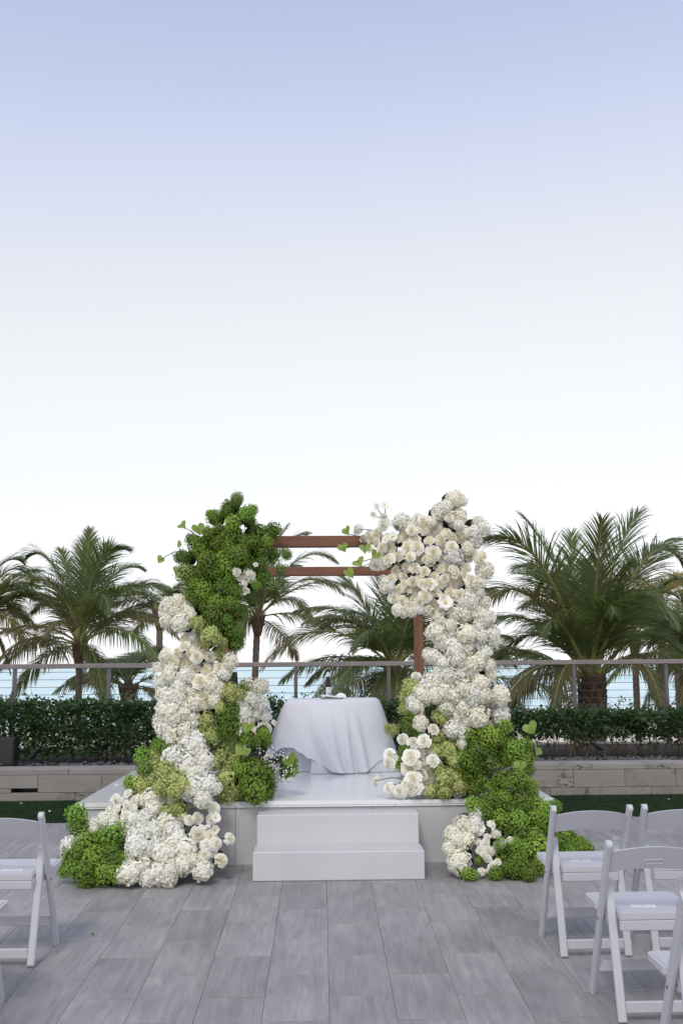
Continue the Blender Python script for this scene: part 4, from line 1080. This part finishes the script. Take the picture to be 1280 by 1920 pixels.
LTOP += parse("""r810,90,52 r775,10,38 w600,60,50 w680,30,45 w850,20,50 w620,140,62 w600,110,46 w700,140,55 w730,190,55 w580,200,50 w640,180,55 w620,260,58 w700,240,42 w600,235,50 w660,90,44 w760,110,36
l930,50,50 l810,190,50 l880,130,32 l850,280,42 l800,235,42 l830,260,45 l900,100,30
g920,170,62 g930,230,55 g900,250,48 g950,130,34 w735,305,65 w690,290,42 w640,385,58 w720,410,55 w800,400,45 w700,450,52 w750,540,60 w820,520,50 w740,480,52 w790,600,40 w770,350,44 w780,450,42 w860,540,30 w700,540,44
g580,320,52 g485,380,45 k490,440,42 g420,510,42 g430,570,30 l550,380,42 l600,460,62 l560,440,48 l480,520,48 l650,490,45 l580,530,50 l650,550,45 l540,500,42 l690,520,36 l520,420,36
f600,340,18 f690,240,18 f720,480,18 f640,300,16 f790,500,16 f560,500,16""", 90, 1280, 2.723)
LIN = parse("""l920,330,58 l870,380,50 l930,440,55 l900,500,55 l960,390,42 l960,560,40 l890,575,38 l930,580,40 l860,330,40 l910,545,42 l850,420,34
g1040,450,68 g1100,470,58 g1060,550,68 g1000,560,52 g1125,520,42 g980,440,46 g1010,500,44 g1120,560,38 k1070,575,38 g1240,440,38 g1255,400,20 g1225,470,24
g1010,285,40 g1100,260,36 g1120,300,30 g1060,300,26 f1100,345,22 a1020,230,40 a985,345,42 a1016,355,26 a1235,395,44 a1125,525,42""", 90, 1280, 2.723)
LBACK = parse("""w1085,20,45 w1040,80,45 w1060,150,50 w1090,110,40 w1000,150,45 w960,260,42 w1000,100,36 w1010,200,44 r1110,230,40 r1060,260,34 b1155,205,16 w1020,20,40 g1005,25,36 l985,60,30 w1110,170,30 w1000,250,42 w980,300,40""", 90, 1280, 2.723)
LLOW = parse("""w530,590,58 w610,595,55 w480,600,45 w490,700,55 w540,650,50 w560,620,44 w640,600,32 l660,650,48 l610,660,36
w630,750,62 w540,760,58 w600,720,50 w450,830,58 w520,850,60 w700,850,62 w590,870,55 w440,780,50 w430,880,44 w640,830,50 w570,820,46 w480,760,44 w660,790,46 w740,800,36
w420,970,62 w560,980,58 w620,960,52 w510,1000,48 w680,940,50 w790,960,48 w700,900,44 w380,990,40 w620,1000,44 w480,930,46 w740,900,34 w640,900,42 w400,920,38
r680,700,36 x765,690,32 x850,640,30 x840,700,30 y855,690,24 r770,780,42 r830,790,34 x860,820,34 r830,860,38 x930,795,33 r885,905,36 r765,940,34 y850,750,22 x810,830,30 x800,880,28 x725,700,24 x815,750,20
b345,590,26 b410,560,24 b350,525,12 b400,620,22 b350,640,28 b430,640,28 b400,680,30 b375,600,18 b330,600,18 b440,600,24
w290,700,42 w250,720,38 w330,680,36 w440,700,44 w370,740,44 b310,650,20 b390,650,22 w330,730,40 w420,750,36 w240,755,30
g150,670,52 g155,730,50 g200,820,60 g260,790,45 g330,780,65 g340,830,55 g310,870,45 g120,900,58 g85,960,40 g190,970,62 g290,960,62 g330,900,60 g240,900,55 g350,980,42 g130,950,42 g200,1010,40 g260,1000,42 g160,860,42 g230,860,40 g375,900,34 k215,905,26
B110,830,42 B100,880,36 f205,735,22 f235,740,20 f190,885,24 f480,910,26 f600,780,18 f700,990,18 f520,560,18 f640,690,16 f135,1000,16""", 90, 1280, 2.723)
lf = empty('floral_pillar', (-1.0, 7.76, DZ), label='left flower pillar, green hydrangea top cascading into white roses and hydrangeas on the paving', cat='flower arrangement', group='flower pillars flanking the stage')
def lc(px, py):
    if py < 1130: return (415, 110)
    if py < 1300: return (385, 95)
    return (350, 110)
def ly(px, py):
    if py < 1400: return 7.50
    return 7.50 - .42 * min(1, (py - 1400) / 130)
sp1 = place(lf, LTOP, ly, lc, 1)
sp1b = place(lf, LIN, lambda x, y: 7.72 if x > 500 else 7.58, lambda x, y: (470, 110), 2)
sp1c = place(lf, LLOW, lambda x, y: 7.30 - .35 * max(0, min(1, (y - 1500) / 130)), lambda x, y: (290, 190), 3)
fillin(lf, sp1 + sp1b, .14, 1, 5); fillin(lf, sp1c, .12, 1, 6, name='shade_filler_base')
lb_ = empty('floral_cluster', (-.75, 9.85, DZ), label='white hydrangea cluster round the rear left post of the arch', cat='flower arrangement', group='flower clusters at the rear posts')
sp2 = place(lb_, LBACK, lambda x, y: 9.35, lambda x, y: (470, 60), 7)
fillin(lb_, sp2, .12, 1, 8)
mb = MB(); mb.tube([Vector(at(437, y, 9.9)) - lb_.location for y in (1260, 1330, 1400, 1434)], [.04, .07, .09, .10], 8); mb.build('stem_bundle', M['foam'], lb_)

# ---- right flower pillar
RTOP = parse("""c710,110,56 w750,120,30 w620,185,50 c735,210,44 w700,240,36 w660,150,42 w860,270,46 w820,300,50 B815,350,50 w400,240,52 w440,260,48 B700,435,62 w780,390,40 c880,520,58 c840,590,48 c760,300,42 w730,260,35 w840,240,34 w885,290,26
r610,190,34 r675,210,32 x150,280,34 r185,330,30 r235,345,42 r265,300,36 x300,250,38 x300,215,22 y325,330,28 y355,325,28 y312,345,22 x490,215,24 r525,230,35 r560,340,35 r530,275,38 r600,270,44 r630,340,42 r735,325,42 r665,300,38 r430,320,44 r490,380,40 r435,380,38 r585,415,42 r380,330,30
r330,385,36 r290,385,30 r390,430,40 r330,450,38 r305,460,42 x255,490,36 r450,440,36 r510,450,36 r570,470,35 r620,500,36 r660,500,32 r710,520,38 r770,500,36 r850,455,40 r800,570,38 r740,570,38 r700,590,38 r650,560,30 r625,590,40 r555,590,42 r500,640,40 r470,580,36 r415,550,32 r345,560,32 r370,520,35 r430,500,34
r390,620,34 r440,625,34 r800,630,36 r735,660,38 r680,640,36 r405,690,36 r360,670,32 r450,720,36 r505,700,36 r580,695,36 r640,665,28 y655,705,42 r615,745,28 r475,680,36 r540,660,38 r590,640,36 r535,520,34 r480,500,34 r560,400,30 r640,400,30 r540,450,30 r690,380,34 r790,440,34 r760,540,30 r480,330,34 r350,420,32 r270,440,28 r225,390,22 r460,285,30 r570,300,30 r700,330,30 r640,450,28 r820,420,34 r870,430,30 r590,545,32 r680,545,32 r420,590,28 r520,590,30 r215,310,22 r500,560,28 r610,640,28 r680,690,28
w310,580,40 w310,620,34 w385,740,40 w460,750,36 w550,740,42 w420,760,34 w500,740,34 w340,610,34 w480,250,36 w570,240,34
w790,690,50 w830,760,60 w760,760,50 w880,700,42 w890,790,48 w620,800,55 w600,870,58 w640,920,50 w700,760,45 w680,830,42 c775,880,58 w860,890,45 w920,880,50 w930,920,38 w700,960,60 w720,1020,56 w590,1010,50 w560,1000,38 w640,1040,40 w820,1040,58 w880,980,45 w900,1060,46 w915,1110,42 w660,1110,60 w620,1090,42 w730,1100,52 w800,1100,48 w580,1180,58 w600,1145,46 w650,1210,58 w760,1190,58 w820,1210,50 w870,1230,44 w965,1230,56 w700,1230,45 w530,1230,46 w480,1270,46 w850,830,44 w730,900,36 w780,960,40 w840,950,40 w760,1060,42 w690,870,36 w850,1160,44 w760,700,36 w850,640,30 w560,1240,40 w600,1240,40
f725,830,24 f715,900,24 f640,415,18 f820,985,22 f660,780,20 f650,255,22 f320,240,20 f910,1215,22 f380,285,20 f655,790,16 f600,980,18 f790,1150,18 f560,1150,18 f860,1010,16 f480,300,16 f700,1080,16 f420,650,14 f760,590,14""", 620, 900, 3.048)
RA = parse("""a90,290,34 a70,385,34 a195,390,36 a255,425,34 a160,470,42 a105,530,42 y262,153,20 y308,148,22 y243,200,18""", 620, 900, 3.048)
RMID = parse("""w430,100,62 w400,60,50 w330,170,42 w350,100,36 w500,40,50 w600,90,55 w560,170,55 w640,225,60 w540,230,50 w690,130,48 w755,115,46 w755,215,50 w510,290,48 w560,300,50 w620,130,48 w480,180,44 w350,260,38 w560,370,26 w690,280,32 w460,140,40 w590,250,40 w670,60,40 w500,110,44
l470,180,40 l460,230,40 l430,220,35 k450,340,42 l490,400,50 l430,330,36 l510,370,40 l470,545,45 l500,520,38 l440,590,45 l470,610,40 l540,590,42 l480,600,42 l400,610,35 l560,560,42 l430,400,34 l440,500,38 l520,450,38 l520,540,38
g610,320,55 g700,330,58 g640,400,55 g780,280,40 g740,340,44 g830,400,62 g880,450,48 g780,440,50 k690,450,50 g600,450,52 g560,430,42 g590,540,62 g540,500,42 g640,500,52 g600,590,48 g640,590,42 g900,500,35 g880,380,42 g720,500,48 g660,560,42 g790,370,40 g700,400,40
r415,290,32 r385,385,45 x365,350,32 x310,355,32 x255,340,32 x300,430,40 x190,420,28 x185,465,30 x210,442,24 r295,490,45 r370,490,36 x410,450,36 r390,540,38 x310,545,40 x300,590,40 x330,590,30 x120,560,27 x185,590,30 x240,610,32 r370,600,26 x345,410,30 r350,460,34 r430,480,28 r350,530,36 x270,575,26 x325,470,30 x415,420,26 x340,590,28
f380,255,22 f360,115,22 f505,350,16 f330,430,14""", 660, 1260, 2.723)
RBACK = parse("""x325,20,26 l300,80,46 l265,190,36 l325,75,38 l270,130,38 l320,120,36 l290,200,30 l205,295,34 l175,280,16 g290,270,46 g310,240,36 g250,465,40 g340,320,30 g265,400,30 g250,430,26 l360,150,34""", 660, 1260, 2.723)
RLOW = parse("""g770,560,62 g850,550,55 g720,600,45 g830,600,55 g900,590,48 g620,680,44 g680,680,40 g740,700,55 g810,680,50 g880,690,50 g750,760,55 g840,760,58 g930,680,48 g980,700,46 g1030,690,34 g870,830,58 g920,840,50 g800,820,46 g960,760,56 g950,900,62 g880,900,50 g780,930,58 g850,960,50 g760,1000,46 g730,1030,36 g870,1010,56 g900,1030,42 g950,990,50 g1010,860,50 g1000,780,50 g1000,930,50 k850,640,44 k800,580,36 g700,650,40 g760,880,40 g830,880,42 g910,620,42 g770,640,44 g810,1000,40 g930,740,42 g690,720,34 k790,610,24
w640,720,44 w560,780,48 w510,830,44 w580,860,40 w520,880,42 w545,960,52 w520,985,34 w500,900,38 w550,1000,38 w630,770,32 w540,860,46 w600,800,34 w640,690,26 w570,990,36
b710,775,25 b650,810,25 b625,830,22 b730,830,28 b765,875,24 b810,860,22 b680,870,25 b715,915,26 b655,910,28 b690,950,24 b720,990,28 b660,1015,22 b700,1010,22 b740,880,20 b690,840,20 b690,900,22 b625,800,20 b670,930,20 b740,970,20 b645,870,20 y660,800,20 g650,960,24
f575,930,26 f590,900,22 f620,690,16""", 660, 1260, 2.723)
RTAIL = parse("""g1060,850,55 g1100,880,50 g1150,880,48 g1190,890,38 g1080,820,45 g1030,800,45 g1060,900,46 g1120,850,34 g1215,900,24 g1020,760,36 g1100,910,40 g1150,905,34""", 660, 1260, 2.723)
ANR = parse("""a910,285,42 a945,400,36 a855,480,38 a820,490,28""", 660, 1260, 2.723)
rf = empty('floral_pillar', (1.0, 7.76, DZ), label='right flower pillar, cream roses above white hydrangeas with a green hydrangea tail', cat='flower arrangement', group='flower pillars flanking the stage')
def rc_(px, py):
    if py < 1150: return (805, 130)
    return (865, 85)
q1 = place(rf, RTOP, lambda x, y: 7.52, rc_, 11)
q2 = place(rf, RMID, lambda x, y: 7.58, lambda x, y: (880 if x > 820 else 820, 120), 12)
q3 = place(rf, RLOW, lambda x, y: 7.36 - .30 * max(0, min(1, (y - 1480) / 140)), lambda x, y: (940, 120), 13)
q4 = place(rf, RTAIL, lambda x, y: 7.75, lambda x, y: (1050, 90), 14)
q5 = place(rf, ANR, lambda x, y: 7.45, lambda x, y: (900, 120), 17)
q6 = place(rf, RA, lambda x, y: 7.50, lambda x, y: (730, 120), 18)
fillin(rf, q1 + q2, .14, 1, 15); fillin(rf, q3 + q4, .12, 1, 16, name='shade_filler_base')
rb_ = empty('floral_cluster', (.95, 9.8, DZ), label='lime hydrangea cluster round the rear right post of the arch', cat='flower arrangement', group='flower clusters at the rear posts')
q7 = place(rb_, RBACK, lambda x, y: 9.35 if y < 1400 else 8.9, lambda x, y: (775, 60), 19); fillin(rb_, [q for q in q7 if q[1].z > DZ + .1], .12, 1, 20)
mb = MB(); mb.tube([Vector(at(777, y, 9.9)) - rb_.location for y in (1290, 1340, 1400, 1434)], [.04, .07, .09, .10], 8); mb.build('stem_bundle', M['foam'], rb_)
pp = onfloor(880, 1652)
sg = empty('hydrangea_sprig', pp, label='single green hydrangea sprig lying on the paving before the right pillar', cat='flower')
link('green_hydrangea', HG[0], sg, (0, 0, .045), (0, 0, 0), (.062, .055, .045)); link('leaf', LF, sg, (-.06, 0, .03), (1.2, .3, 1.5), .045)

# thin stems that carry the blooms standing clear of the mass
def S1(x0, y0, x1, y1, Y0, Y1=None): return (at(x0, y0, Y0 + DY), at(x1, y1, (Y1 or Y0) + DY))
stems(lf, [S1(303, 1048, 345, 1033, 7.32, 7.45), S1(345, 990, 372, 1010, 7.3, 7.45), S1(371, 990, 395, 1020, 7.32, 7.45), S1(458, 985, 452, 960, 7.38), S1(445, 940, 440, 990, 7.36, 7.45), S1(463, 975, 455, 1010, 7.4), S1(430, 985, 425, 1010, 7.4),
           S1(430, 1573, 395, 1580, 6.95, 7.05), S1(414, 1613, 370, 1618, 6.85, 7.0), S1(396, 1552, 355, 1580, 6.95, 7.1), S1(217, 1500, 225, 1560, 7.1, 7.15), S1(222, 1540, 260, 1500, 7.1, 7.15),
           S1(545, 1425, 470, 1435, 7.55, 7.65), S1(548, 1440, 480, 1470, 7.6, 7.7), S1(540, 1430, 500, 1400, 7.6, 7.7)], .003)
stems(rf, [S1(650, 1000, 690, 1020, 7.4, 7.5), S1(645, 1028, 690, 1030, 7.4, 7.5), S1(672, 1055, 720, 1050, 7.35, 7.5), S1(655, 1075, 710, 1055, 7.35, 7.5), S1(706, 951, 722, 985, 7.4, 7.5), S1(721, 949, 724, 985, 7.4, 7.5), S1(700, 967, 725, 985, 7.4, 7.5), S1(672, 992, 720, 1005, 7.4, 7.5),
           S1(704, 1464, 765, 1462, 7.45, 7.5), S1(728, 1474, 780, 1470, 7.45), S1(729, 1416, 760, 1420, 7.45), S1(770, 1400, 790, 1428, 7.4), S1(745, 1482, 800, 1485, 7.44), S1(780, 1445, 795, 1455, 7.38), S1(994, 1365, 985, 1420, 7.3, 7.45), S1(1007, 1408, 990, 1440, 7.3, 7.45),
           S1(875, 1575, 905, 1590, 7.0, 7.1), S1(870, 1600, 860, 1580, 7.0, 7.1), S1(905, 1600, 925, 1570, 6.95, 7.05), S1(820, 1065, 800, 1060, 7.25), S1(800, 1135, 815, 1140, 7.25), S1(915, 1440, 918, 1465, 7.25), S1(925, 1430, 918, 1465, 7.25)], .0032)
# misty sprays of tiny white flowers beside the left inner mound
mb = MB(); rd = random.Random(5)
mb2 = MB()
for k in range(46):
    a = at(470 + rd.uniform(-5, 15), 1440, 7.66 + DY); c = at(rd.uniform(485, 548), rd.uniform(1405, 1470), 7.5 + DY + rd.uniform(-.08, .1))
    mb2.tube([a - lf.location, (a + c) / 2 + Vector((0, 0, .03)) - lf.location, c - lf.location], .0012, 4, False)
    for j in range(5):
        q = c + Vector((rd.gauss(0, .016), rd.gauss(0, .016), rd.gauss(0, .016))) - lf.location; s_ = rd.uniform(.004, .0075)
        for e in range(3):
            an = rd.uniform(0, 6.28); d = Vector((math.cos(an), rd.uniform(-.5, .5), math.sin(an))) * s_; e2 = Vector((-math.sin(an), rd.uniform(-.5, .5), math.cos(an))) * s_
            mb.add([q - d, q + e2 * .7, q + d, q - e2 * .7], [(0, 1, 2, 3)])
mb.build('misty_blossom', M['hw'], lf, kind='stuff'); mb2.build('spray_stem', M['stem'], lf, kind='stuff')
